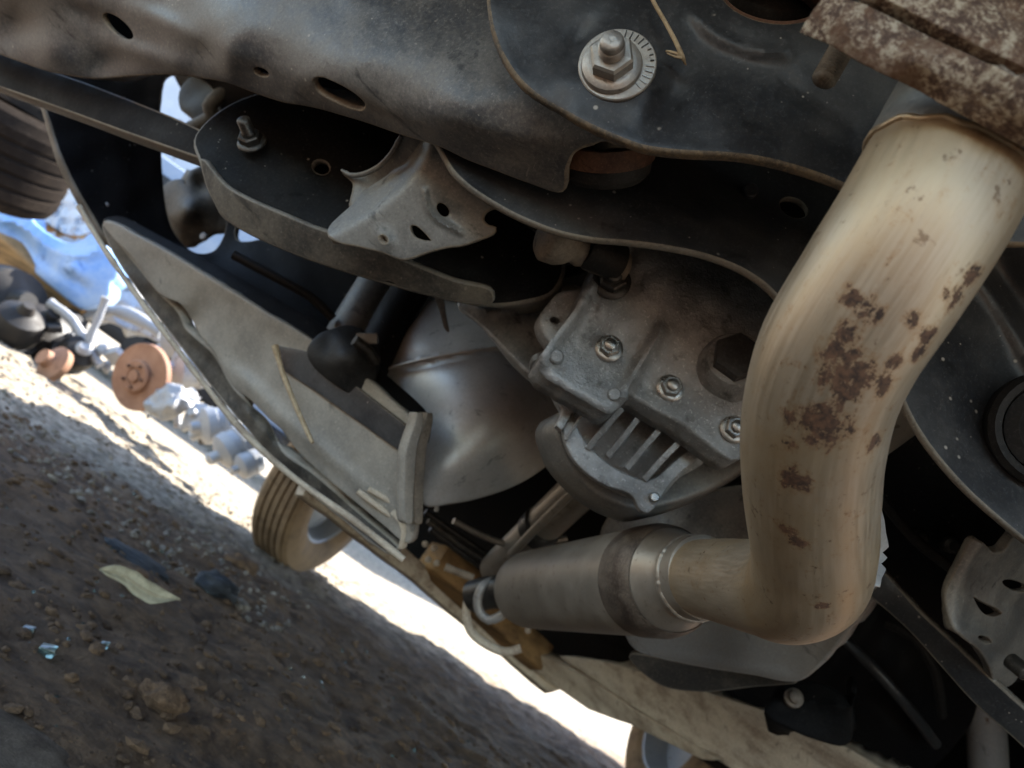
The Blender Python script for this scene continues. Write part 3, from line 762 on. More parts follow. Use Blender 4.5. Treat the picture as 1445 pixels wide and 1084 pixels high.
# ================================================================ differential
df = thing('differential_housing', 'cast alloy differential housing with cooling fins and four flanged bolts', 'differential', P(920, 520, .6))
FD = cv(-.30, -.42, .86)
sheet('cover_plate', [(848, 372), (858, 352), (880, 336), (960, 330), (1040, 350), (1120, 400), (1160, 480), (1140, 600), (1080, 632), (1060, 628), (1046, 640), (1034, 645), (1012, 630), (993, 616), (960, 592), (930, 576), (910, 564), (889, 553),
      (878, 566), (868, 578), (858, 582), (840, 572), (819, 560), (800, 547), (784, 540), (768, 527), (760, 518), (768, 508), (778, 494), (800, 464), (818, 440), (826, 424), (830, 410), (838, 392)],
      [(860, 360, .565), (960, 340, .57), (1100, 420, .565), (1140, 590, .553), (1040, 635, .545), (960, 585, .547), (890, 550, .552), (860, 575, .545), (770, 515, .545), (830, 420, .556), (900, 450, .562), (1000, 480, .560), (850, 500, .552), (940, 545, .556)],
      M['alloy'], M['alloy'], df,
      bumps=[(925, 395, 90, 60, 20, .006), (880, 370, 12, 40, 40, -.006), (895, 395, 16, 30, 30, -.004), (852, 437, 10, 13, 20, .004), (860, 492, 42, 36, 20, -.004), (868, 556, 9, 9, 0, .003),
             (1010, 440, 70, 60, 0, .005), (1040, 540, 46, 40, 0, .010), (1000, 590, 80, 30, 32, -.003), (910, 540, 20, 30, 30, -.006), (825, 545, 40, 16, 30, .002), (786, 503, 9, 9, 0, .003)],
      creases=[([(838, 405), (815, 440), (790, 475), (768, 510)], 9, .009), ([(932, 468), (912, 500), (892, 535), (880, 560)], 9, .009), ([(780, 530), (830, 560), (862, 574)], 7, .003)],
      roll=.003, flange=.020, fdir=FD, step=6, lump=.0012, lump_s=3)
# mounting ear
ear = sheet('mounting_ear', [(765, 452), (769, 442), (778, 430), (790, 417), (806, 414), (828, 412), (832, 430), (812, 455), (792, 482), (782, 484), (770, 468)],
      [(765, 455, .562), (790, 415, .566), (830, 420, .566), (790, 482, .558)], M['alloy'], M['alloy'], df, holes=[ell(783, 452, 9, 7, 20)], roll=.003, flange=.010, fdir=FD, step=6, hole_lip=.012)
for (x, y, d, m, r, st) in ((863, 398, .557, 'bolt_dark', .0098, 1), (859, 492, .556, 'bolt_steel', .0072, 1), (946, 548, .557, 'bolt_steel', .0072, 1), (1036, 606, .548, 'bolt_steel', .0072, 1)):
    hexbolt(P(x, y, d), cv(.02, .30, -.95), r, M[m], df, 'bolt', random.random(), True, 1.5)
# oil plug on its boss
pa = cv(-.05, .36, -.93)
pc = P(1036, 512, .548)
bs = lathe('plug_boss', pc, pa, [(.034, -.024), (.030, -.014), (.0245, -.002), (.0215, .006), (.0205, .0072), (.014, .0074)], M['alloy'], df, seg=40)
lathe('oil_plug', pc, pa, [(.0185, .006), (.0185, .014), (.0172, .016), (.006, .0158)], M['plug'], bs, hexa=True, phase=.15)
lathe('casting_bump', P(786, 503, .538), cv(0, .2, -.97), [(.0055, -.004), (.0052, .0), (.004, .0012), (.001, .0014)], M['alloy'], df, seg=20)
lathe('casting_bump', P(867, 556, .542), cv(0, .2, -.97), [(.005, -.004), (.0048, .0), (.004, .001), (.001, .0012)], M['alloy'], df, seg=20)
# finned lower half
sheet('fin_bowl', [(797, 590), (830, 560), (880, 540), (960, 560), (1010, 610), (990, 650), (955, 672), (930, 700), (905, 704), (868, 690), (835, 662), (808, 630)],
      [(800, 595, .60), (870, 690, .60), (950, 675, .60), (880, 600, .600), (940, 620, .600), (960, 570, .605), (1000, 620, .60)], M['alloy'], M['alloy'], df, roll=.003, flange=.02, step=9)
sheet('rim', [(797, 598), (800, 624), (812, 648), (832, 668), (858, 684), (884, 692), (897, 702), (905, 718), (914, 722), (924, 712), (934, 696), (950, 674), (975, 652), (1004, 632),
      (1002, 624), (970, 640), (945, 660), (930, 674), (910, 680), (885, 672), (860, 658), (838, 640), (820, 618), (808, 596)],
      [(798, 604, .585), (830, 655, .580), (880, 684, .577), (915, 700, .575), (960, 655, .580), (1000, 628, .585)], M['alloy'], M['alloy'], df, roll=.0015, flange=.012, step=5)
lathe('rim_bolt', P(923, 702, .569), cv(0, .25, -.97), [(.004, -.004), (.004, .002), (.003, .0035), (.001, .0037)], M['bolt_steel'], df, seg=18)
def fin(a, b, c, t, h):
    """upright rib through three directions, h metres deep"""
    L = spline([a, b, c], 6, closed=False); V = []; F = []
    for i, p in enumerate(L):
        q = L[min(i+1, len(L)-1)] - L[max(i-1, 0)]; q = q / np.linalg.norm(q); s = np.array([-q[1], q[0]])*t*.5
        f, k = p[:2] + s[:2], p[:2] - s[:2]
        V += [P(f[0], f[1], p[2]), P(k[0], k[1], p[2]), P(k[0], k[1], p[2]+h), P(f[0], f[1], p[2]+h)]
    for i in range(len(L)-1):
        for j in range(4):
            m = i*4
            F.append((m+j, m+(j+1) % 4, m+4+(j+1) % 4, m+4+j))
    F += [(3, 2, 1, 0), tuple(len(L)*4-4+j for j in range(4))]
    o = make('cooling_fin', V, F, M['alloy'], df, smooth=False)
    bv = o.modifiers.new('bevel', 'BEVEL'); bv.width = .0008; bv.segments = 2
fin((829, 634, .578), (850, 608, .572), (878, 576, .570), 9, .05)
fin((857, 645, .577), (884, 612, .572), (914, 572, .570), 9, .05)
fin((884, 662, .575), (912, 628, .570), (945, 590, .568), 9, .05)
fin((909, 678, .573), (935, 648, .569), (975, 608, .566), 9, .05)
fin((798, 622, .580), (812, 600, .575), (826, 578, .572), 4, .03)
# backing flange ring seen below
sheet('back_ring', [(795, 590), (800, 640), (818, 668), (845, 692), (880, 708), (905, 712), (960, 700), (1010, 680), (1060, 640), (1060, 560), (900, 560)],
      [(796, 610, .62), (830, 690, .62), (900, 715, .625), (1000, 690, .64), (1060, 620, .64), (900, 600, .66)], M['bracket'], M['bracket'], df, roll=.004, flange=.03, step=10)
sheet('side_lug', [(786, 545), (800, 560), (812, 572), (800, 590), (792, 604), (788, 600), (796, 582), (788, 566), (784, 556)], [(790, 550, .585), (800, 590, .58), (810, 570, .583)], M['alloy'], M['alloy'], df, roll=.002, flange=.01, step=5)

# ---- mount bracket behind the housing
mb = thing('differential_mount', 'dull cast bracket joining the differential to the dark link behind', 'bracket', P(720, 470, .66))
sheet('mount_plate', [(648, 428), (690, 424), (730, 424), (790, 400), (830, 420), (800, 470), (782, 520), (792, 545), (776, 542), (750, 526), (720, 497), (690, 466), (665, 445)],
      [(650, 430, .66), (720, 430, .645), (800, 430, .63), (720, 495, .63), (785, 540, .61), (760, 480, .635)], M['bracket'], M['alloy'], mb,
      bumps=[(685, 440, 14, 10, 20, .005)], creases=[([(665, 428), (690, 440), (725, 432)], 5, .004)], roll=.003, flange=.01, step=7)
lathe('mount_bush', P(770, 520, .60), cv(-.6, -.3, -.7), [(.012, -.02), (.014, -.015), (.014, .004), (.010, .008)], M['bracket'], mb)
# ---- link joint in the gap above
jn = thing('link_joint', 'brown rubber-booted link joint in the gap above the differential', 'joint', P(790, 340, .53))
lathe('boot', P(800, 346, .53), cv(-.85, .25, -.45), [(.012, -.05), (.012, -.02), (.0105, -.017), (.012, -.012), (.0105, -.006), (.0145, .0), (.017, .006), (.0175, .016), (.014, .02), (.006, .021)], M['rail_edge'], jn, seg=28, sharp=60)
lathe('sleeve', P(825, 350, .532), cv(-.85, .25, -.45), [(.014, -.03), (.014, -.004), (.012, .0)], M['rubber'], jn, seg=24)

# ================================================================ exhaust
ex = thing('exhaust_pipe', 'wide tan stainless exhaust pipe with dark rust blotches sweeping down to a resonator', 'exhaust pipe', P(1145, 760, .40))
XB = ex.location
cl = [(1389, 142, .281), (1378, 162, .281), (1347, 218, .280), (1297, 310, .276), (1240, 400, .281), (1183, 490, .293), (1155, 565, .308), (1144, 640, .327), (1144, 715, .350), (1147, 775, .372),
      (1140, 815, .393), (1112, 832, .425), (1070, 828, .475), (1025, 820, .53), (985, 815, .585)]
def on_pipe(x, y):
    """where the line of sight meets the pipe wall"""
    C = [P(*c) for c in cl]; S = [C[i].lerp(C[i+1], k/8) for i in range(len(C)-1) for k in range(8)]
    best = (9, None)
    for k in range(240):
        p = P(x, y, .22 + k*.0012); m = min((p - q).length for q in S)
        if m < .0302: return p - XB
        if m < best[0]: best = (m, p - XB)
    return best[1]
RUST_SPOTS = [(tuple(on_pipe(x, y)), r) for x, y, r in ((1190, 528, .021), (1178, 500, .011), (1165, 598, .020), (1150, 620, .011), (1225, 437, .010), (1202, 420, .008), (1198, 467, .009),
    (1121, 679, .012), (1114, 627, .007), (1114, 588, .007), (1346, 420, .009), (1309, 471, .009), (1296, 497, .007), (1262, 511, .008), (1249, 545, .009), (1235, 622, .009),
    (1286, 450, .007), (1111, 747, .009), (1126, 765, .008), (1370, 390, .009), (1160, 855, .006))]
M['pipe'] = m_pipe()
tube('pipe', [P(*c) for c in cl], [.030]*10 + [.0302, .0302, .0300, .0297, .0295], M['pipe'], ex, seg=64, step=.004, cap=False, wob=.012)
# neck collar and weld bead at the flange
wb = [P(1347, 214, .280) + (CX*math.cos(math.radians(-58)) + CY*math.sin(math.radians(-58)))*0, ]
ta = (P(1347, 218, .280) - P(1420, 85, .283)).normalized()
lathe('neck_collar', P(1420, 85, .283), ta, [(.0312, .024), (.0312, .044), (.0310, .048), (.0304, .050)], M['bracket'], ex, seg=56, closed=False)
def bead(c, axis, R, r, mat, parent, n=90):
    axis = axis.normalized(); uu = axis.orthogonal().normalized(); ww = axis.cross(uu); pts = []
    for k in range(n+1):
        a = 2*math.pi*k/n
        pts.append(c + uu*(R*math.cos(a)) + ww*(R*math.sin(a)) + axis*(.0012*noise.noise(Vector((math.cos(a)*4, math.sin(a)*4, 2)))*1.5))
    tube('weld_bead', pts, [r*(1+.25*noise.noise(Vector((k*.9, 0, 0)))) for k in range(n+1)], mat, parent, seg=8, step=.01, cap=False)
bead(P(1420, 85, .283) + ta*.050, ta, .0303, .0014, M['pipe'], ex)
# resonator can on the far leg
ra0, ra1 = P(985, 815, .585), P(742, 832, .95)
dx = (ra1 - ra0).normalized(); Lr = (ra1 - ra0).length
lathe('resonator', ra0, dx, [(.030, -.012), (.0325, -.010), (.033, .004), (.031, .010), (.033, .018), (.041, .034), (.0455, .046), (.0475, .056), (.0475, .10), (.0475, .18), (.0475, Lr*.75), (.047, Lr-.02), (.045, Lr-.006), (.040, Lr), (.022, Lr+.004)], M['can'], ex, seg=56)
lathe('heat_band', ra0, dx, [(.0425, .036), (.0462, .044), (.0482, .054), (.0484, .082), (.0478, .084)], M['heat_band'], ex, seg=56, closed=False)
bead(ra0 + dx*.006, dx, .032, .0028, M['can'], ex)
tp = tube('tail_tube', [ra1, P(715, 834, .97), P(690, 836, .985), P(668, 842, 1.0)], .0215, M['bolt_dark'], ex, seg=32, cap=True)
tube('hanger_rod', [P(750, 862, .93), P(722, 860, .95), P(705, 870, .955), P(690, 875, .96), P(677, 864, .965), P(674, 845, .965), P(683, 826, .97), P(700, 818, .98)], .0062, M['shield_dull'], ex, seg=12, step=.006)
tube('hanger_rod', [P(662, 838, 1.0), P(658, 865, .99), P(664, 890, .985), P(684, 908, .985), P(712, 920, .985), P(735, 915, .985)], .006, M['sill'], ex, seg=12, step=.006)
# ---- rusted flange plates
fl = thing('exhaust_flange', 'thick flaking rusty flange plates bolted to the top of the exhaust pipe', 'flange', P(1330, 80, .25))
sheet('flange_plate', [(1130, 44), (1148, 16), (1166, -8), (1222, 8), (1290, 42), (1380, 86), (1480, 136), (1640, 216), (1640, 300), (1445, 207), (1370, 168), (1290, 124), (1210, 84), (1165, 58)],
      [(1135, 40, .262), (1200, 40, .248), (1300, 80, .240), (1450, 170, .232), (1300, 40, .25), (1290, 122, .25), (1445, 206, .242), (1630, 290, .238), (1630, 220, .230)], M['flange'], M['flange'], fl, roll=.0007, flange=.007, sm=False, step=6, lump=.0003, lump_s=1.0)
sheet('flange_plate', [(1160, -100), (1200, -44), (1232, -14), (1300, 20), (1380, 60), (1480, 108), (1640, 186), (1640, -180), (1180, -180)],
      [(1200, -60, .255), (1300, 30, .247), (1450, 105, .243), (1400, -60, .252), (1500, -60, .252), (1620, -160, .26), (1620, 170, .242), (1200, -160, .262)], M['flange'], M['flange'], fl, bumps=[(1440, 10, 60, 30, 20, -.008)], roll=.0007, flange=.006, sm=False, step=6, lump=.0003, lump_s=1.0)

# ---- torn foil and shields
fo = sheet('torn_foil', [(1219, 742), (1232, 728), (1243, 716), (1248, 735), (1250, 752), (1254, 772), (1245, 780), (1252, 787), (1243, 795), (1250, 803), (1244, 815), (1242, 828), (1236, 826), (1229, 836), (1222, 833), (1210, 846), (1204, 830), (1214, 790)],
      [(1219, 745, .40), (1249, 735, .425), (1244, 820, .43), (1209, 840, .42), (1232, 780, .44)], M['shield'], M['shield'], roll=.0006, flange=.002, step=4, sm=False, solid=.0006)
tag(fo, 'crumpled torn foil heat shield edge behind the pipe elbow', 'heat shield')
hs_ = thing('heat_shield', 'pale grey pressed heat shield below the exhaust elbow', 'heat shield', P(1050, 910, .8))
sheet('shield_panel', [(886, 890), (960, 880), (1050, 850), (1150, 840), (1195, 830), (1226, 822), (1232, 838), (1200, 880), (1165, 925), (1124, 960), (1060, 951), (980, 938), (905, 920), (890, 908)],
      [(890, 895, .92), (1000, 890, .86), (1150, 860, .74), (1228, 830, .68), (1120, 955, .80), (950, 930, .90), (1050, 920, .82)], M['shield_dull'], M['shield'], hs_, creases=[([(900, 918), (1000, 934), (1110, 952)], 5, .003), ([(1225, 835), (1190, 880), (1150, 930)], 6, -.003)], roll=.003, flange=.012, step=8)
sheet('lower_flange', [(890, 925), (980, 940), (1060, 953), (1122, 962), (1060, 968), (990, 975), (930, 965)], [(890, 925, .95), (1000, 945, .90), (1120, 962, .82), (950, 965, .93)], M['tan_dark'], M['link_edge'], hs_, roll=.002, flange=.005, step=8)

# ---- fuel tank and right-hand pieces
tk = sheet('fuel_tank', [(930, 960), (1060, 955), (1130, 955), (1190, 890), (1232, 836), (1262, 828), (1310, 870), (1345, 925), (1376, 975), (1368, 1020), (1335, 1062), (1310, 1090), (1300, 1180), (1150, 1180), (1060, 1060)],
      [(930, 965, 1.36), (1130, 960, 1.22), (1235, 838, 1.12), (1376, 975, 1.12), (1200, 980, 1.12), (1270, 950, 1.05), (1150, 1100, 1.2), (1300, 1090, 1.13), (950, 1150, 1.35)],
      M['black'], M['black'], creases=[([(1235, 870), (1180, 950), (1160, 980)], 12, .012)], roll=.015, flange=.10, step=12, solid=.004)
tag(tk, 'smooth black plastic fuel tank bulging beneath the diagonal brace', 'fuel tank')
dbm = sheet('diagonal_brace', [(1180, 760), (1236, 800), (1262, 826), (1300, 868), (1350, 915), (1400, 962), (1460, 1015), (1520, 1060), (1520, 1130), (1440, 1048), (1380, 995), (1330, 940), (1290, 895), (1255, 862), (1228, 838)],
      [(1200, 780, .72), (1260, 830, .66), (1400, 965, .60), (1500, 1060, .58), (1240, 850, .67), (1380, 990, .61)], M['arm'], M['link_edge'], roll=.002, flange=.004, step=10)
tag(dbm, 'flat dark diagonal brace bar crossing in front of the black tank', 'brace')
pb = thing('perforated_bracket', 'grey stamped bracket with a teardrop hole beside the diagonal brace', 'bracket', P(1400, 870, .52))
sheet('bracket_shell', [(1336, 850), (1337, 832), (1350, 805), (1362, 780), (1372, 764), (1388, 770), (1400, 782), (1416, 780), (1430, 762), (1445, 742), (1560, 690), (1660, 720), (1660, 960), (1560, 985), (1470, 925), (1448, 938), (1432, 962), (1420, 969), (1405, 962), (1398, 942), (1384, 918), (1362, 900), (1345, 880)],
      [(1340, 840, .525), (1420, 960, .52), (1530, 800, .495)],
      M['bracket'], M['link_edge'], pb, holes=[ell(1433, 827, 20, 8, 18), [(1374, 842), (1390, 850), (1408, 858), (1415, 866), (1404, 871), (1390, 868), (1380, 857)], ell(1390, 903, 11, 6, 25)],
      bumps=[(1365, 880, 16, 10, 45, -.004), (1392, 902, 20, 12, 30, .003), (1410, 922, 16, 7, 20, -.004), (1433, 827, 30, 14, 18, -.003)], folds=[([(1352, 890), (1350, 840), (1372, 790), (1392, 760)], .0009)], roll=.0015, flange=.006, step=4, hole_lip=.005)
lathe('bolt', P(1442, 945, .53), cv(.2, -.3, -.9), [(.006, -.01), (.006, .004), (.004, .006)], M['bolt_dark'], pb, seg=16)
# dark shell right of the pipe, behind the brace
rs = sheet('inner_guard', [(1210, 560), (1300, 580), (1560, 700), (1560, 900), (1420, 960), (1300, 880), (1230, 830), (1200, 760)],
      [(1210, 580, .72), (1400, 700, .72), (1550, 800, .70), (1300, 850, .78), (1450, 930, .76)], M['liner'], None, lump=.006, lump_s=6, roll=.004, flange=.02, step=12)
tag(rs, 'black inner guard panel in the gap between pipe and right arm', 'guard')
sh2 = tube('drive_shaft', [P(1200, 640, .62), P(1240, 610, .60), P(1300, 565, .58)], [.018, .018, .018], M['can'], seg=32)
tag(sh2, 'ringed metal drive shaft stub visible just behind the pipe on the right', 'shaft')
cb = thing('tank_bracket', 'small dark boxy bracket with a rusty bolt under the fuel tank', 'bracket', P(1145, 1010, .9))
sheet('bracket_face', [(1082, 1003), (1094, 978), (1104, 966), (1150, 966), (1180, 980), (1197, 999), (1195, 1048), (1150, 1040), (1112, 1022)],
      [(1085, 1000, .88), (1105, 968, .90), (1196, 1000, .84), (1195, 1046, .85), (1130, 1020, .86)], M['link'], M['link'], cb, creases=[([(1094, 990), (1150, 992), (1196, 1000)], 6, .006)], roll=.004, flange=.05, step=7)
lathe('bolt', P(1120, 985, .868), cv(-.1, .5, -.86), [(.011, -.004), (.011, .002), (.007, .004), (.007, .012), (.004, .014)], M['rail_edge'], cb, seg=18)
tt = tube('strut_tube', [P(1385, 980, 1.15), P(1392, 1040, 1.15), P(1396, 1130, 1.15)], .028, M['silver'], seg=28)
tag(tt, 'bare blue-grey strut tube below the diagonal brace', 'strut')

# ================================================================ silencer and left-hand panels
mf = thing('rear_muffler', 'smooth satin silver muffler drum with a pressed seam', 'muffler', P(690, 600, .9))
sheet('drum_shell', [(536, 526), (556, 494), (588, 452), (612, 424), (640, 428), (665, 438), (700, 472), (740, 510), (776, 545), (794, 580), (798, 612), (782, 645), (752, 670), (712, 690), (670, 703), (635, 709), (602, 711), (598, 690), (600, 650), (590, 600), (560, 556)],
      [(540, 525, .93), (612, 428, .96), (665, 440, .95), (776, 545, .93), (798, 612, .96), (752, 670, .96), (670, 703, .93), (605, 710, .90), (590, 600, .90),
       (600, 505, .90), (660, 494, .895), (715, 488, .91), (650, 560, .875), (700, 590, .875), (680, 640, .882), (630, 660, .875), (740, 600, .895), (620, 470, .925)],
      M['shield'], M['shield'], mf, creases=[([(542, 521), (600, 506), (660, 495), (716, 487)], 4, .008)], folds=[([(530, 524), (600, 508), (660, 497), (730, 488)], -.0004)], roll=.004, flange=.10, step=6, lump=.0006)
tube('seam', [P(541, 522, .915), P(600, 507, .884), P(660, 496, .880), P(718, 487, .893)], .0022, M['shield'], mf, seg=10, step=.01)
tube('drip_hook', [P(613, 706, .90), P(617, 712, .895), P(615, 722, .893)], .0028, M['shield'], mf, seg=8, step=.004)
sheet('hook_tab', [(614, 418), (624, 418), (628, 440), (633, 468), (627, 462), (621, 440)], [(614, 418, .84), (624, 418, .84), (630, 466, .84)], M['link_edge'], None, mf, roll=.0006, flange=.003, step=5)

bp = thing('bumper_panel', 'dust-caked tan lower bumper panel with a wavy torn edge', 'bumper', P(400, 560, .9))
sheet('panel_face', [(146, 314), (165, 319), (190, 333), (240, 361), (300, 398), (360, 435), (420, 471), (460, 497), (520, 541), (560, 577), (588, 604), (587, 640), (584, 690), (580, 735), (574, 764), (545, 742), (500, 705), (460, 672), (430, 645), (412, 625), (398, 606), (380, 590), (352, 562), (330, 545), (315, 520), (303, 495), (285, 474),
      (265, 440), (252, 425), (238, 420), (222, 410), (200, 380), (178, 352), (160, 335)],
      [(146, 314, 1.02), (300, 398, .92), (460, 497, .84), (588, 604, .775), (580, 735, .775), (450, 640, .83), (330, 530, .905), (230, 410, .97), (400, 540, .855), (520, 640, .80)],
      M['tan'], M['tan'], bp, bumps=[(270, 455, 20, 30, 30, -.02), (400, 590, 60, 12, 40, .008), (350, 540, 40, 10, 40, .01), (470, 650, 80, 10, 40, .006)], roll=.003, flange=.008, step=7, lump=.0015, lump_s=5)
sheet('upper_lip', [(148, 309), (172, 306), (230, 336), (300, 372), (400, 428), (470, 470), (540, 526), (596, 576), (606, 600), (588, 603), (560, 576), (520, 540), (460, 496), (420, 470), (360, 434), (300, 397), (240, 360), (190, 332), (165, 318)],
      [(148, 311, 1.03), (300, 372, .96), (470, 470, .88), (600, 585, .80), (300, 397, .925), (460, 496, .845), (588, 603, .78)], M['black'], M['black'], bp, roll=.003, flange=.02, step=8)
sheet('under_layer', [(145, 318), (165, 342), (200, 385), (224, 414), (250, 440), (262, 465), (300, 500), (330, 550), (378, 596), (400, 640), (440, 668), (500, 720), (560, 772), (545, 778), (470, 720), (400, 662), (350, 605), (300, 545), (250, 480), (200, 415), (160, 355)],
      [(150, 325, 1.05), (260, 465, .99), (400, 640, .90), (560, 775, .82), (300, 540, .96)], M['tan_dark'], M['tan'], bp, creases=[([(215, 400), (260, 450), (268, 470), (320, 520), (345, 560)], 6, .012), ([(350, 580), (400, 640), (480, 700)], 7, .012)], roll=.003, flange=.01, step=7, lump=.004, lump_s=4)
tube('bottom_bead', [P(112, 292, .97), P(148, 352, .94), P(197, 422, .91), P(246, 487, .88), P(296, 552, .85), P(348, 614, .825), P(412, 672, .80), P(500, 735, .78), P(570, 790, .77)], .0036, M['sill'], bp, seg=10, step=.02, wob=.3)
for off, x0, m in ((0, 574, 'tan'), (.018, 588, 'rail_edge')):
    sheet('end_flange', [(x0, 640), (x0+6, 618), (x0+13, 598), (x0+16, 584), (x0+22, 584), (x0+21, 602), (x0+13, 634), (x0+9, 690), (x0+7, 738), (x0-1, 736), (x0-2, 690)],
          [(x0, 640, .742+off), (x0+18, 585, .752+off), (x0, 736, .745+off)], M[m], M[m], bp, roll=.0012, flange=.012, step=5)
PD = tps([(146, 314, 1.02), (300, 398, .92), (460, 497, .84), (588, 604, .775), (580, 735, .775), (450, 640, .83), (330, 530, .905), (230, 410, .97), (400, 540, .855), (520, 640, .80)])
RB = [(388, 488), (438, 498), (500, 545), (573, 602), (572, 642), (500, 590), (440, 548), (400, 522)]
sheet('lip_shade_band', RB, [(x, y, float(PD(np.array([[x, y]], float))[0]) - .007) for x, y in RB], M['arm'], M['tan_dark'], bp, roll=.001, flange=.004, step=7, sm=False)  # dark strip painting in the shade below the upper lip
for pts in ([(520, 690), (545, 704), (560, 716)], [(505, 693), (530, 712), (552, 728)]):
    tube('clip_strip', [P(x, y, .79) for x, y in pts], .0035, M['sill'], bp, seg=8, step=.01)
tube('torn_clip', [P(556, 722, .785), P(568, 735, .78), P(572, 752, .78), P(568, 772, .785)], .006, M['sill'], bp, seg=8, step=.008, flat=.5)
rod = tube('pale_stick', [P(388, 488, .835), P(397, 520, .828), P(408, 550, .82), P(424, 588, .812), P(441, 625, .80)], [.0036, .0030, .0032, .0026, .0022], M['twig'], seg=10, step=.008, wob=.25)
tag(rod, 'thin pale stick leaning on the dusty bumper panel', 'stick')

rh = thing('exhaust_hanger', 'black rubber exhaust hanger drooping over the bumper lip', 'hanger', P(490, 510, .83))
sheet('rubber_block', [(436, 492), (446, 478), (462, 468), (490, 460), (510, 466), (528, 484), (534, 505), (528, 535), (518, 556), (508, 562), (492, 552), (468, 537), (448, 520), (438, 505)],
      [(440, 492, .82), (490, 462, .84), (532, 500, .83), (515, 558, .815), (460, 530, .815), (485, 505, .79)], M['rubber'], M['rubber'], rh, bumps=[(503, 505, 12, 20, 20, .008), (465, 490, 14, 18, 0, -.008)], roll=.005, flange=.04, step=6)
tube('hanger_pin', [P(500, 480, .80), P(520, 495, .81), P(530, 512, .82)], .006, M['bolt_dark'], rh, seg=12, step=.006)
box('hanger_tab', P(518, 478, .815), CX*.012, CY*.006, Fv*.004, M['bracket'], rh, .002)
dp = thing('damper', 'grey damper tube standing in the dark behind the rubber hanger', 'damper', P(500, 450, 1.0))
tube('tube_body', [P(560, 360, 1.06), P(520, 420, 1.02), P(470, 505, .98)], .027, M['bracket'], dp, seg=32)
tube('dust_sleeve', [P(600, 380, .98), P(560, 440, .95), P(520, 520, .91)], .024, M['black'], dp, seg=28)

# ---- splash shield at the far left
sp = thing('splash_shield', 'large black plastic splash shield with a round opening', 'splash shield', P(200, 280, 1.1))
sheet('shield_shell', [(62, 140), (72, 172), (84, 210), (97, 240), (112, 270), (133, 305), (150, 332), (210, 372), (300, 425), (400, 490), (480, 540), (560, 560), (620, 480), (600, 380), (420, 330), (330, 330), (420, 100), (300, 60), (120, 60), (62, 80)],
      [(62, 140, 1.05), (97, 240, 1.06), (150, 332, 1.08), (300, 425, 1.06), (480, 530, 1.06), (600, 400, 1.2), (200, 220, 1.15), (300, 370, 1.18), (400, 120, 1.15), (150, 80, 1.1)],
      M['liner'], M['link_edge'], sp, holes=[[(232, 112), (252, 104), (275, 108), (300, 125), (318, 180), (322, 260), (320, 320), (305, 352), (280, 358), (258, 345), (242, 322), (233, 290), (228, 240), (226, 190), (225, 145)]],
      roll=.003, flange=.01, step=11, lump=.006, lump_s=8)
for x, y in ((188, 318), (148, 290), (287, 334)):
    lathe('push_clip', P(x, y, 1.10), cv(-.1, .2, -.97), [(.006, -.004), (.006, .001), (.004, .003), (.001, .003)], M['silver'], sp, seg=14)
kn = thing('wheel_knuckle', 'grimy brown cast wheel knuckle seen through the splash shield opening', 'knuckle', P(265, 270, 1.3))
sheet('knuckle_body', [(232, 262), (250, 255), (262, 262), (280, 240), (300, 236), (330, 250), (330, 310), (296, 330), (270, 345), (248, 340), (240, 310), (228, 285)],
      [(235, 265, 1.28), (300, 240, 1.28), (320, 300, 1.26), (250, 335, 1.27), (270, 290, 1.22)], M['tan_dark'], M['tan_dark'], kn, bumps=[(285, 262, 14, 14, 0, -.03), (262, 300, 16, 16, 0, .02)], roll=.008, flange=.05, step=7, lump=.008, lump_s=3)
sheet('caliper_bracket', [(266, 112), (285, 108), (300, 118), (318, 110), (360, 130), (350, 170), (325, 185), (300, 178), (285, 190), (278, 172), (268, 158), (256, 150), (254, 130)],
      [(262, 115, 1.25), (330, 120, 1.2), (300, 175, 1.2), (270, 150, 1.22)], M['rubber'], M['rubber'], kn, roll=.006, flange=.05, step=7)
tube('brake_line', [P(330, 118, 1.17), P(310, 135, 1.16), P(296, 150, 1.16), P(300, 165, 1.17), P(270, 182, 1.18)], .012, M['tan_dark'], kn, seg=12, step=.01)

# ---- centre dark: propeller shaft and lines
ps = thing('propeller_shaft', 'dark propeller shaft with bright bands behind the muffler', 'shaft', P(760, 740, 1.0))
tube('shaft_tube', [P(870, 640, .86), P(815, 694, .93), P(740, 766, 1.03), P(700, 805, 1.10)], .026, M['can'], ps, seg=32)
tube('brake_pipe', [P(830, 675, .86), P(790, 712, .90), P(752, 750, .95), P(722, 782, .99)], .006, M['can'], ps, seg=10)
lathe('shaft_band', P(762, 745, .99), (P(740, 766, 1.03) - P(815, 694, .93)), [(.0285, -.01), (.0285, .01)], M['bolt_dark'], ps, seg=32)
ln = thing('brake_lines', 'bundle of thin dark lines clipped along the floor below the muffler', 'brake line', P(660, 770, 1.1))
for off, m in ((0, 'bolt_dark'), (13, 'tan_dark'), (24, 'bolt_dark')):
    tube('line', [P(600+off*.3, 722+off, 1.1), P(660, 765+off*.9, 1.12), P(720, 805+off*.7, 1.15), P(770, 830+off, 1.2)], .005, M[m], ln, seg=10, step=.02)
tube('line_clip', [P(628, 800, 1.08), P(648, 808, 1.08), P(668, 816, 1.08)], .0055, M['sill'], ln, seg=8)
for x, y in ((600, 768), (612, 774), (616, 795), (604, 790), (740, 876), (745, 890), (762, 884)):
    lathe('clip', P(x, y, 1.09), cv(0, .2, -.97), [(.005, -.006), (.005, 0), (.003, .002)], M['sill'], ln, seg=10)
hb = thing('lower_shield', 'broad dark grey shield bulging behind the resonator', 'shield', P(970, 740, .85))
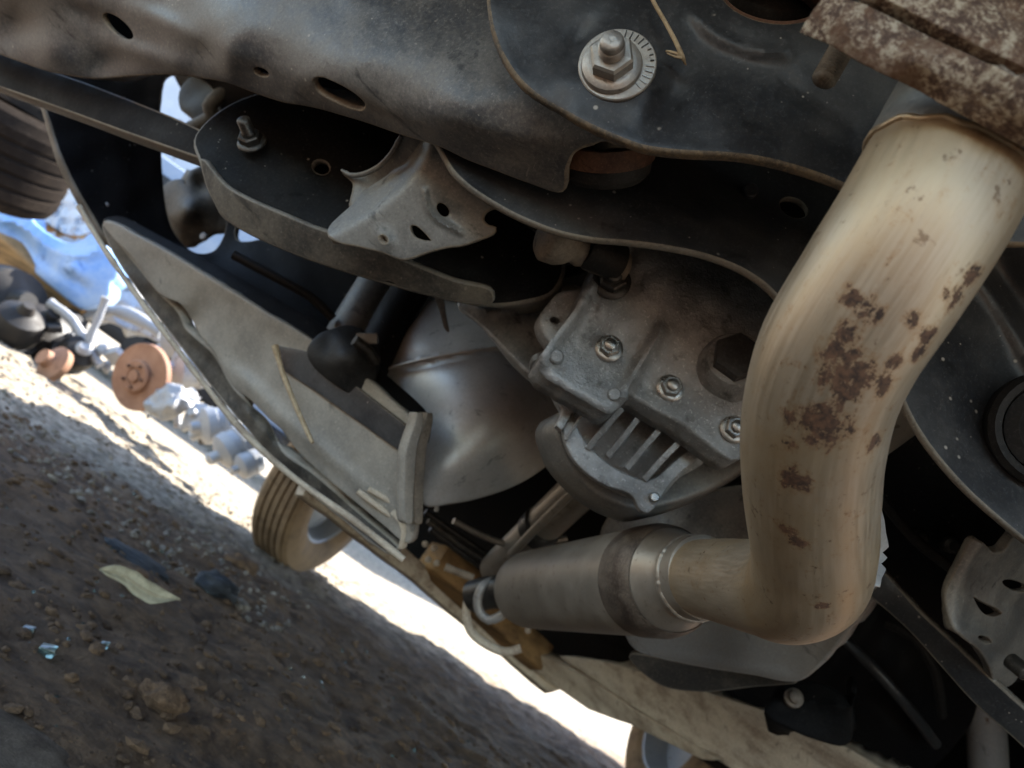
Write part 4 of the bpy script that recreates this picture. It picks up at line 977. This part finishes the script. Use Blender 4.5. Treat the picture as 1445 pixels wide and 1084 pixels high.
sheet('shield_shell', [(850, 752), (862, 730), (890, 715), (960, 705), (1060, 690), (1120, 720), (1120, 800), (980, 790), (880, 780), (852, 770)],
      [(852, 755, .86), (900, 720, .84), (1060, 700, .80), (1100, 790, .78), (950, 760, .79)], M['bracket'], M['link_edge'], hb, roll=.006, flange=.05, step=9)

# ================================================================ dusty sill boards along the far side
sl_ = thing('side_sill', 'dust-streaked tan sill strips along the far edge of the car', 'sill', P(950, 1010, 1.4))
sheet('sill_board', [(790, 926), (850, 934), (960, 967), (1082, 1006), (1200, 1060), (1270, 1104), (1270, 1170), (1160, 1170), (1000, 1062), (900, 1000), (830, 952)],
      [(795, 930, 1.45), (960, 970, 1.22), (1200, 1060, 1.0), (1260, 1160, .96), (1050, 1100, 1.08), (900, 1000, 1.28)], M['sill'], M['sill'], sl_,
      creases=[([(830, 942), (960, 1000), (1150, 1110)], 3, -.004), ([(850, 938), (1000, 992), (1180, 1075)], 3, -.003), ([(860, 965), (980, 1035), (1080, 1100)], 3, -.004)], roll=.002, flange=.05, sm=False, step=7, lump=.0008, lump_s=2)
sheet('sill_board', [(722, 924), (762, 926), (830, 958), (900, 1006), (1010, 1072), (990, 1070), (890, 1022), (830, 1000), (775, 962)],
      [(725, 926, 1.55), (830, 960, 1.40), (990, 1070, 1.14), (775, 962, 1.48), (890, 1028, 1.30)], M['sill'], M['sill'], sl_,
      creases=[([(760, 938), (830, 985), (960, 1064)], 3, -.004)], roll=.002, flange=.03, sm=False, step=7, lump=.0008, lump_s=2)
sheet('ochre_rail', [(590, 800), (612, 806), (640, 828), (665, 850), (690, 880), (735, 922), (760, 945), (735, 945), (690, 912), (650, 880), (610, 846), (585, 820)],
      [(590, 805, 1.45), (665, 860, 1.45), (750, 940, 1.5)], M['ochre'], M['ochre'], sl_, roll=.006, flange=.05, sm=False, step=8, lump=.0012, lump_s=3)
sheet('lower_strip', [(440, 672), (480, 700), (540, 748), (600, 800), (608, 822), (660, 870), (720, 912), (778, 960), (790, 972), (775, 974), (750, 955), (700, 912), (640, 864), (590, 820), (530, 775), (470, 728), (430, 698)],
      [(440, 680, 1.25), (600, 815, 1.42), (720, 918, 1.52), (860, 1042, 1.5), (470, 730, 1.28)], M['sill'], M['sill'], sl_, roll=.003, flange=.02, sm=False, step=8, lump=.0012, lump_s=3)

# ================================================================ tyres at the front axle
def tyre_obj(name, label, c, axis, R, W, mat, rim=True, group=None, seg=56):
    t = thing(name, label, 'tyre', Vector((c.x, c.y, max(0.0, c.z - R))), group)
    prof = [(R*.62, -W*.40), (R*.70, -W*.50), (R*.84, -W*.53), (R*.95, -W*.47), (R*.985, -W*.38)]
    x = -W*.36
    for k in range(5):
        prof += [(R, x), (R, x + W*.10), (R*.972, x + W*.112), (R*.972, x + W*.148)]; x += W*.155
    prof += [(R*.985, W*.40), (R*.95, W*.47), (R*.84, W*.53), (R*.70, W*.50), (R*.62, W*.40)]
    lathe('tread', c, axis, prof, mat, t, seg=seg, closed=False, sharp=30)
    if rim:
        r = lathe('rim', c, axis, [(R*.66, -W*.44), (R*.62, -W*.42), (R*.60, -W*.30), (R*.56, -W*.1), (R*.55, W*.1), (R*.60, W*.36), (R*.66, W*.44)], M['silver'], t, seg=48, closed=False)
        lathe('wheel_disc', c, axis, [(R*.555, W*.02), (R*.40, W*.12), (R*.3, W*.2), (R*.16, W*.2), (R*.15, W*.26), (R*.01, W*.26)], M['silver'], r, seg=40)
    return t
g1 = G(392, 790)
tyre_obj('muddy_tyre', 'mud-brown ribbed tyre with a silver rim beyond the bumper panel', Vector((g1.x, g1.y + .02, .30)), Vector((1, -.30, 0)), .31, .16, M['tyre'])
g2 = G(912, 1135)
tyre_obj('muddy_tyre', 'mud-brown ribbed tyre below the dust-streaked sill strips', Vector((g2.x + .05, g2.y + .02, .30)), Vector((1, .12, 0)), .31, .22, M['tyre'])

# ================================================================ scrap in the yard
rt = thing('brake_rotor', 'rusty orange brake rotor disc standing in the scrap', 'brake rotor', P(203, 580, 3.0))
ra_ = cv(-.30, .12, -.93)
rc = P(198, 532, 3.0)
lathe('disc', rc, ra_, [(.10, -.022), (.136, -.022), (.139, -.018), (.139, .006), (.136, .010), (.070, .010), (.066, .012), (.064, .020)], M['rotor'], rt, seg=56)
lathe('hat', rc, ra_, [(.066, .0), (.066, .028), (.060, .034), (.036, .034), (.034, .026), (.026, .026), (.024, .040), (.016, .042), (.002, .040)], M['rotor'], rt, seg=40)
for k in range(5):
    a = k*2*math.pi/5; uu = ra_.orthogonal().normalized(); vv = ra_.cross(uu)
    lathe('wheel_stud', rc + uu*.047*math.cos(a) + vv*.047*math.sin(a), ra_, [(.006, .02), (.006, .046), (.003, .048)], M['rust'], rt, seg=10)
sheet('caliper', [(225, 555), (240, 545), (255, 550), (262, 570), (252, 585), (235, 590), (215, 585), (205, 570)], [(225, 555, 2.93), (260, 565, 2.95), (230, 588, 2.93), (238, 568, 2.88)], M['silver'], M['silver'], rt, roll=.02, flange=.09, step=5, lump=.03, lump_s=2)

bl = thing('blue_car_panel', 'crumpled light blue car door panel lying in the scrap yard', 'car panel', P(80, 420, 3.7))
sheet('door_skin', [(-60, 270), (-10, 300), (5, 300), (22, 290), (40, 310), (70, 335), (98, 345), (120, 338), (132, 330), (158, 370), (160, 385), (150, 395), (148, 412), (128, 430), (112, 430), (70, 398), (30, 360), (0, 335), (-60, 310)],
      [(-50, 290, 3.6), (20, 300, 3.55), (100, 345, 3.5), (155, 380, 3.45), (125, 428, 3.42), (40, 365, 3.52), (90, 380, 3.4)], M['blue'], M['blue'], bl, creases=[([(0, 310), (30, 318), (70, 350), (110, 362), (140, 352)], 5, .03), ([(20, 330), (70, 375), (120, 405)], 6, -.02)], bumps=[(105, 378, 8, 8, 0, .05)], roll=.02, flange=.12, step=7)
sheet('rusty_underside', [(-60, 316), (0, 340), (30, 366), (70, 404), (112, 436), (100, 440), (70, 436), (40, 416), (10, 388), (-60, 345)],
      [(-60, 330, 3.58), (30, 380, 3.50), (110, 436, 3.44), (60, 430, 3.5)], M['ochre'], M['ochre'], bl, roll=.02, flange=.08, step=7)
wp = sheet('peeling_board', [(28, 288), (80, 258), (118, 250), (135, 290), (142, 318), (128, 328), (112, 332), (92, 330), (60, 310)],
      [(30, 288, 3.9), (118, 250, 3.9), (140, 318, 3.75), (92, 330, 3.8)], M['white'], M['ochre'], roll=.01, flange=.05, step=6, lump=.05, lump_s=1.0)
tag(wp, 'weathered board with peeling white paint above the blue panel', 'board')
tyre_obj('old_tyre', 'old dark tyre propped above the blue car panel', P(-20, 195, 2.7), cv(-.55, -.83, .1), .30, .34, M['tyre_dark'], rim=False)
ws_ = thing('white_van', 'pale sunlit van side glimpsed behind the splash shield', 'van', Vector((-1.9, 6.3, 0.4)))
slab('van_side', -9.5, 1.0, 6.0, 6.25, .45, 2.9, M['white'], ws_, .04)
slab('van_sill', -9.5, 1.0, 5.97, 6.2, .25, .44, M['tan_dark'], ws_, .02)
scr = [
 ('scrap_bracket', 'bent pale steel bracket tangled in the scrap beside the rotor', [(70, 428), (100, 450), (130, 500), (142, 516)], .022, 3.2),
 ('scrap_rod', 'thin forked steel rod standing up in the scrap', [(150, 420), (138, 450), (126, 478), (118, 500)], .018, 3.2),
 ('scrap_pipe', 'short grey pipe lying against the scrap bracket', [(80, 446), (96, 470), (112, 496)], .03, 3.4),
 ('scrap_bar', 'grey crossbar resting under the blue panel', [(60, 436), (110, 444), (170, 440), (230, 470)], .03, 3.5),
]
for nm, lb, pts, r, d in scr:
    tag(tube(nm, [P(x, y, d) for x, y in pts], r, M['silver'], seg=14, step=.03, wob=.3), lb, 'scrap metal')
gp = sheet('grey_scrap_panel', [(120, 430), (150, 405), (165, 385), (185, 410), (215, 450), (240, 485), (200, 470), (160, 455), (120, 445)],
      [(120, 435, 3.9), (165, 390, 3.9), (235, 480, 3.6)], M['white'], M['silver'], roll=.01, flange=.05, step=7, lump=.05, lump_s=2)
tag(gp, 'dented pale grey panel sheet behind the crossbar', 'car panel')
lumps = [('alternator', 'silver alternator-like lump in sun behind the rotor', 262, 478, 3.4, .10), ('scrap_casting', 'dull silver casting beside the rotor caliper', 270, 520, 3.2, .09),
         ('starter_motor', 'bright silver motor body lying at the bumper edge', 305, 600, 2.9, .075), ('gear_casing', 'sun-bleached casing piece lying below the bumper edge', 330, 632, 2.8, .075),
         ('pump_body', 'small silver pump body on the sunlit ground', 284, 592, 3.0, .06), ('valve_body', 'squat metal valve body beside the tyre', 350, 655, 2.75, .05)]
for i, (nm, lb, x, y, d, r) in enumerate(lumps):
    t = thing(nm, lb, 'scrap part', P(x, y + 20, d))
    axx = cv(random.uniform(-.8, .8), random.uniform(-.5, .5), -.6)
    lathe('housing', P(x, y, d), axx, [(r*.5, -r), (r*.9, -r*.9), (r, -r*.3), (r*.92, -r*.25), (r*.92, r*.1), (r, r*.15), (r*.95, r*.6), (r*.6, r*.8), (r*.3, r*.85), (r*.28, r*1.3), (r*.05, r*1.3)], M['silver'], t, seg=24)
    box('lug', P(x, y, d) + CX*r*.8 + CY*r*.3, CX*r*.5, CY*r*.28, Fv*r*.3, M['silver'], t, r*.08)
    tube('stub', [P(x, y, d), P(x, y, d) - CX*r*1.3 - CY*r*.6], r*.3, M['silver'], t, seg=14)
# dark lumps modelled in place of the shadow under the blue panel
hp = thing('heap_shadow', 'near-black lumps standing in for the shadow under the blue panel', 'engine', G(40, 520))
for k_, (x, y, d, r) in enumerate(((-5, 430, 3.3, .20), (50, 474, 3.25, .14), (105, 500, 3.2, .09), (20, 465, 3.1, .12), (85, 470, 3.4, .12))):
    lathe('shadow_lump', P(x, y, d), cv(.8, -.4*k_ % 1, -.4), [(r*.2, -r), (r*.8, -r*.9), (r*.95, -r*.3), (r*.8, -r*.2), (r*.9, r*.2), (r*.75, r*.7), (r*.3, r*.9), (r*.2, r*1.2)], M['scrap_dark'], hp, seg=18)
hu = thing('wheel_hub', 'rusty wheel hub half sunk in pale dirt left of the rotor', 'hub', P(72, 525, 2.9))
lathe('hub_body', P(74, 512, 2.9), cv(-.3, .5, -.8), [(.07, -.03), (.075, 0), (.05, .012), (.035, .02), (.032, .05), (.01, .05)], M['rotor'], hu, seg=28)

# ================================================================ loose bits on the ground
p0 = G(185, 835)
lf = thing('dry_leaf', 'curled dry yellowish leaf lying on the dark dirt', 'leaf', Vector((p0.x, p0.y, gz(p0.x, p0.y))))
def leaf():
    a, b = G(133, 815, .012), G(245, 858, .008); L = b - a; side = (Vector((0, 0, 1)).cross(L).normalized()*.55 + Vector((0, 0, .8))).normalized(); V = []; F = []; n = 16
    for i in range(n+1):
        t = i/n; wd = .016*math.sin(math.pi*min(1, t*1.02))**.7*(1+.25*noise.noise(Vector((t*5, 0, 0))))
        for j in range(5):
            s = (j-2)/2
            V.append(a + L*t + side*wd*s + Vector((0, 0, .012 + .003*abs(s)**1.5 + .005*math.sin(t*7))) - Vector((0, 1, 0))*.008*s*s)
    for i in range(n):
        for j in range(4):
            k = i*5+j; F.append((k, k+1, k+6, k+5))
    make('blade', V, F, M['leaf'], lf, solid=.0006)
    tube('midrib', [a + L*t + Vector((0, 0, .0125 + .005*math.sin(t*7))) for t in (0, .25, .5, .75, 1.0)], .0011, M['twig'], lf, seg=6)
leaf()
def stone(name, label, cat, x, y, r, flat, mat, seed, sx=1.3):
    g = G(x, y); bm = bmesh.new(); bmesh.ops.create_icosphere(bm, subdivisions=4, radius=1); off = Vector((seed*7.3, 0, 0)); V = []
    for v in bm.verts:
        d = 1 + .35*noise.fractal(v.co*1.2 + off, 1, 2, 4)
        V.append(Vector((g.x, g.y, gz(g.x, g.y) + r*flat*.45)) + Vector((v.co.x*r*sx*d, v.co.y*r*d, v.co.z*r*flat*d)))
    bm.verts.index_update(); F = [[v.index for v in f.verts] for f in bm.faces]; bm.free()
    tag(make(name, V, F, mat, sharp=45), label, cat)
stone('flat_stone', 'wide flat brown stone at the lowest edge of the dirt', 'stone', 10, 1030, .06, .14, M['stone'], 1, 1.6)
stone('tar_lump', 'black lump of tar lying on the dirt near the tyre', 'lump', 298, 838, .035, .75, M['stone_black'], 2)
stone('slate_chip', 'dark grey slate chip lying behind the dry leaf', 'stone', 190, 795, .045, .25, M['stone_black'], 3, 1.5)
stone('dirt_clod', 'large round clod of brown dirt beside the flat stone', 'clod', 220, 1000, .024, .7, M['clod'], 4)
stone('brown_clod', 'crusty brown clod behind the tar lump', 'clod', 338, 800, .035, .6, M['clod'], 5)
stone('pale_pebble', 'pale rounded pebble touching the tar lump', 'pebble', 338, 858, .014, .6, M['clod_pale'], 6)
for i, (x, y, s) in enumerate(((62, 925, .0075), (38, 892, .0055), (140, 920, .0045))):
    g = G(x, y)
    q = box('glass_shard', Vector((g.x, g.y, gz(g.x, g.y) + s*.7)), Vector((s, .2*s, .3*s)), Vector((-.2*s, s*.8, .1*s)), Vector((-.2*s, 0, s*.6)), M['glass'], None, s*.12)
    tag(q, ['largest green-tinted cube of broken glass on the dirt', 'green glass crumb left beside the largest glass cube', 'thin clear glass crumb between leaf and glass cube'][i], 'glass shard')

# ================================================================ closing plates of the box sections
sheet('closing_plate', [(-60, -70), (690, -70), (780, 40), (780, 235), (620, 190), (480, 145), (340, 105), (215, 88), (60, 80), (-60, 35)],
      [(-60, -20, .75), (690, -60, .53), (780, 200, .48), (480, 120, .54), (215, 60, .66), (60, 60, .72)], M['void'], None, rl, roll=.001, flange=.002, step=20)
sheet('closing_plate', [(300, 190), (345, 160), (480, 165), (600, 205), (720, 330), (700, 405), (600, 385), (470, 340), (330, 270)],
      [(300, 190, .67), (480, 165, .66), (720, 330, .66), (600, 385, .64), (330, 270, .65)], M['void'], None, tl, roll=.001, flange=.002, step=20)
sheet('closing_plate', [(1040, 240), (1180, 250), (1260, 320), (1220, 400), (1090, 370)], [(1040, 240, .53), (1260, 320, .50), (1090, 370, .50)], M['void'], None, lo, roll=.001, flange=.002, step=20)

# ================================================================ hoses, cables and clips in the gaps
hz = [('brake_hose', 'black rubber brake hose looping through the gap left of the differential', [(690, 330, .66), (720, 352, .64), (752, 372, .63), (790, 385, .64), (840, 372, .66)], .006, 'rubber'),
      ('sensor_cable', 'thin dark sensor cable hanging across the gap above the muffler', [(640, 420, .72), (690, 400, .70), (745, 398, .68), (800, 405, .66)], .0032, 'bolt_dark'),
      ('vent_hose', 'black vent hose running behind the link towards the damper', [(330, 360, .95), (390, 392, .95), (440, 420, .96), (470, 450, .97)], .006, 'rubber'),
      ('handbrake_cable', 'sheathed cable running past the fuel tank and guard', [(1240, 700, .68), (1290, 760, .67), (1340, 800, .66), (1400, 850, .64)], .005, 'rubber'),
      ('fuel_line', 'thin metal fuel line below the muffler drum', [(640, 735, 1.0), (690, 760, 1.02), (730, 770, 1.04), (800, 760, 1.05)], .0045, 'can')]
for nm, lb, pts, r, m in hz:
    tag(tube(nm, [P(*p) for p in pts], r, M[m], seg=12, step=.012), lb, 'hose' if 'hose' in nm else 'cable' if 'cable' in nm else 'pipe')

# ================================================================ wrecked car behind the heap and loose scrap pieces
wr = thing('wrecked_car', 'faded blue-grey wrecked car body standing behind the scrap heap', 'car', Vector((-3.6, 5.2, .25)))
slab('lower_body', -7.5, -.9, 4.9, 5.6, .34, .86, M['backcar'], wr, .06)
slab('sill', -7.4, -1.0, 4.86, 5.5, .22, .345, M['scrap_dark'], wr, .03)
slab('cabin', -6.2, -2.0, 5.05, 5.6, .86, 1.45, M['backcar'], wr, .10)
for xa, xb in ((-5.8, -4.3), (-4.1, -2.5)):
    slab('window', xa, xb, 5.03, 5.06, .95, 1.32, M['scrap_dark'], wr, .02)
for xx in (-4.2, -2.45):
    slab('door_gap', xx-.012, xx+.012, 4.885, 4.91, .40, .86, M['scrap_dark'], wr, .002)
for xx in (-6.4, -1.9):
    lathe('wheel', Vector((xx, 4.95, .30)), Vector((0, -1, 0)), [(.30, -.1), (.31, .06), (.29, .09), (.19, .095), (.18, .06), (.07, .07), (.05, .09), (.01, .09)], M['scrap_dark'], wr, seg=32)
rnd = random.Random(21)
for k in range(16):
    x, y = (rnd.uniform(60, 300), 0); y = 430 + (x - 60)*.62 + rnd.uniform(-14, 30); d = rnd.uniform(3.0, 3.7)
    c = P(x, y, d); r = rnd.uniform(.03, .07)
    if k % 3 == 0:
        o = lathe('scrap_piece', c, cv(rnd.uniform(-1, 1), rnd.uniform(-1, 1), -.7), [(r*.3, -r*.3), (r, -r*.28), (r*1.02, 0), (r*.6, .02), (r*.55, r*.5), (r*.2, r*.5)], M['silver'], seg=20)
    elif k % 3 == 1:
        e = Vector((rnd.uniform(-1, 1), rnd.uniform(-.4, .4), rnd.uniform(-.3, .8))).normalized()
        o = tube('scrap_piece', [c - e*r*2.4, c - e*r*.6 + Vector((0, 0, r*.4)), c + e*r*.9, c + e*r*2.2 - Vector((0, 0, r*.5))], [r*.3, r*.24, r*.24, r*.36], M['silver'], seg=12, step=.02)
    else:
        e = Vector((rnd.uniform(-1, 1), rnd.uniform(-1, 1), .2)).normalized(); f = e.orthogonal().normalized(); g = e.cross(f)
        o = box('scrap_piece', c, e*r*1.3, f*r*.7, g*r*.35, M['silver'] if k % 2 else M['scrap_dark'], None, r*.1)
    kd = 0 if k % 3 == 0 else 1 if k % 3 == 1 else 2 if k % 2 else 3
    tag(o, ('small round silver flange lying loose in the scrap heap', 'short bent silver rod lying loose in the scrap heap', 'little pale metal block lying loose in the scrap heap',
            'little black metal block lying loose in the scrap heap')[kd], 'scrap metal', ('loose flanges in the heap', 'loose rods in the heap', 'loose pale blocks in the heap', 'loose black blocks in the heap')[kd])
# grommets, clips and weld spots on the dark pressings
for x, y, d in ((1060, 268, .487), (1185, 330, .466), (700, 262, .476)):
    lathe('weld_spot', P(x, y, d), cv(0, .1, -.99), [(.005, -.004), (.005, .0), (.004, .0012), (.001, .0014)], M['arm'], lo, seg=16)
for x, y, d in ((1320, 640, .775), (1275, 700, .78), (1345, 770, .77), (1300, 760, .78)):
    lathe('guard_clip', P(x, y, d - .03), cv(-.1, .1, -.99), [(.008, -.03), (.008, .0), (.005, .003), (.001, .003)], M['bolt_dark'], rs, seg=16)
more_lines = [('tank_strap', 'dark steel strap wrapped round the black fuel tank', [(1190, 900, 1.08), (1230, 940, 1.04), (1275, 990, 1.03), (1320, 1050, 1.07)], .008, 'arm'),
              ('breather_hose', 'thin breather hose curving over the fuel tank', [(1250, 880, .98), (1290, 900, .96), (1320, 950, .96), (1330, 1010, .99)], .006, 'rubber')]
for nm, lb, pts, r, m in more_lines:
    tag(tube(nm, [P(*p) for p in pts], r, M[m], seg=12, step=.012), lb, 'strap' if 'strap' in nm else 'hose')
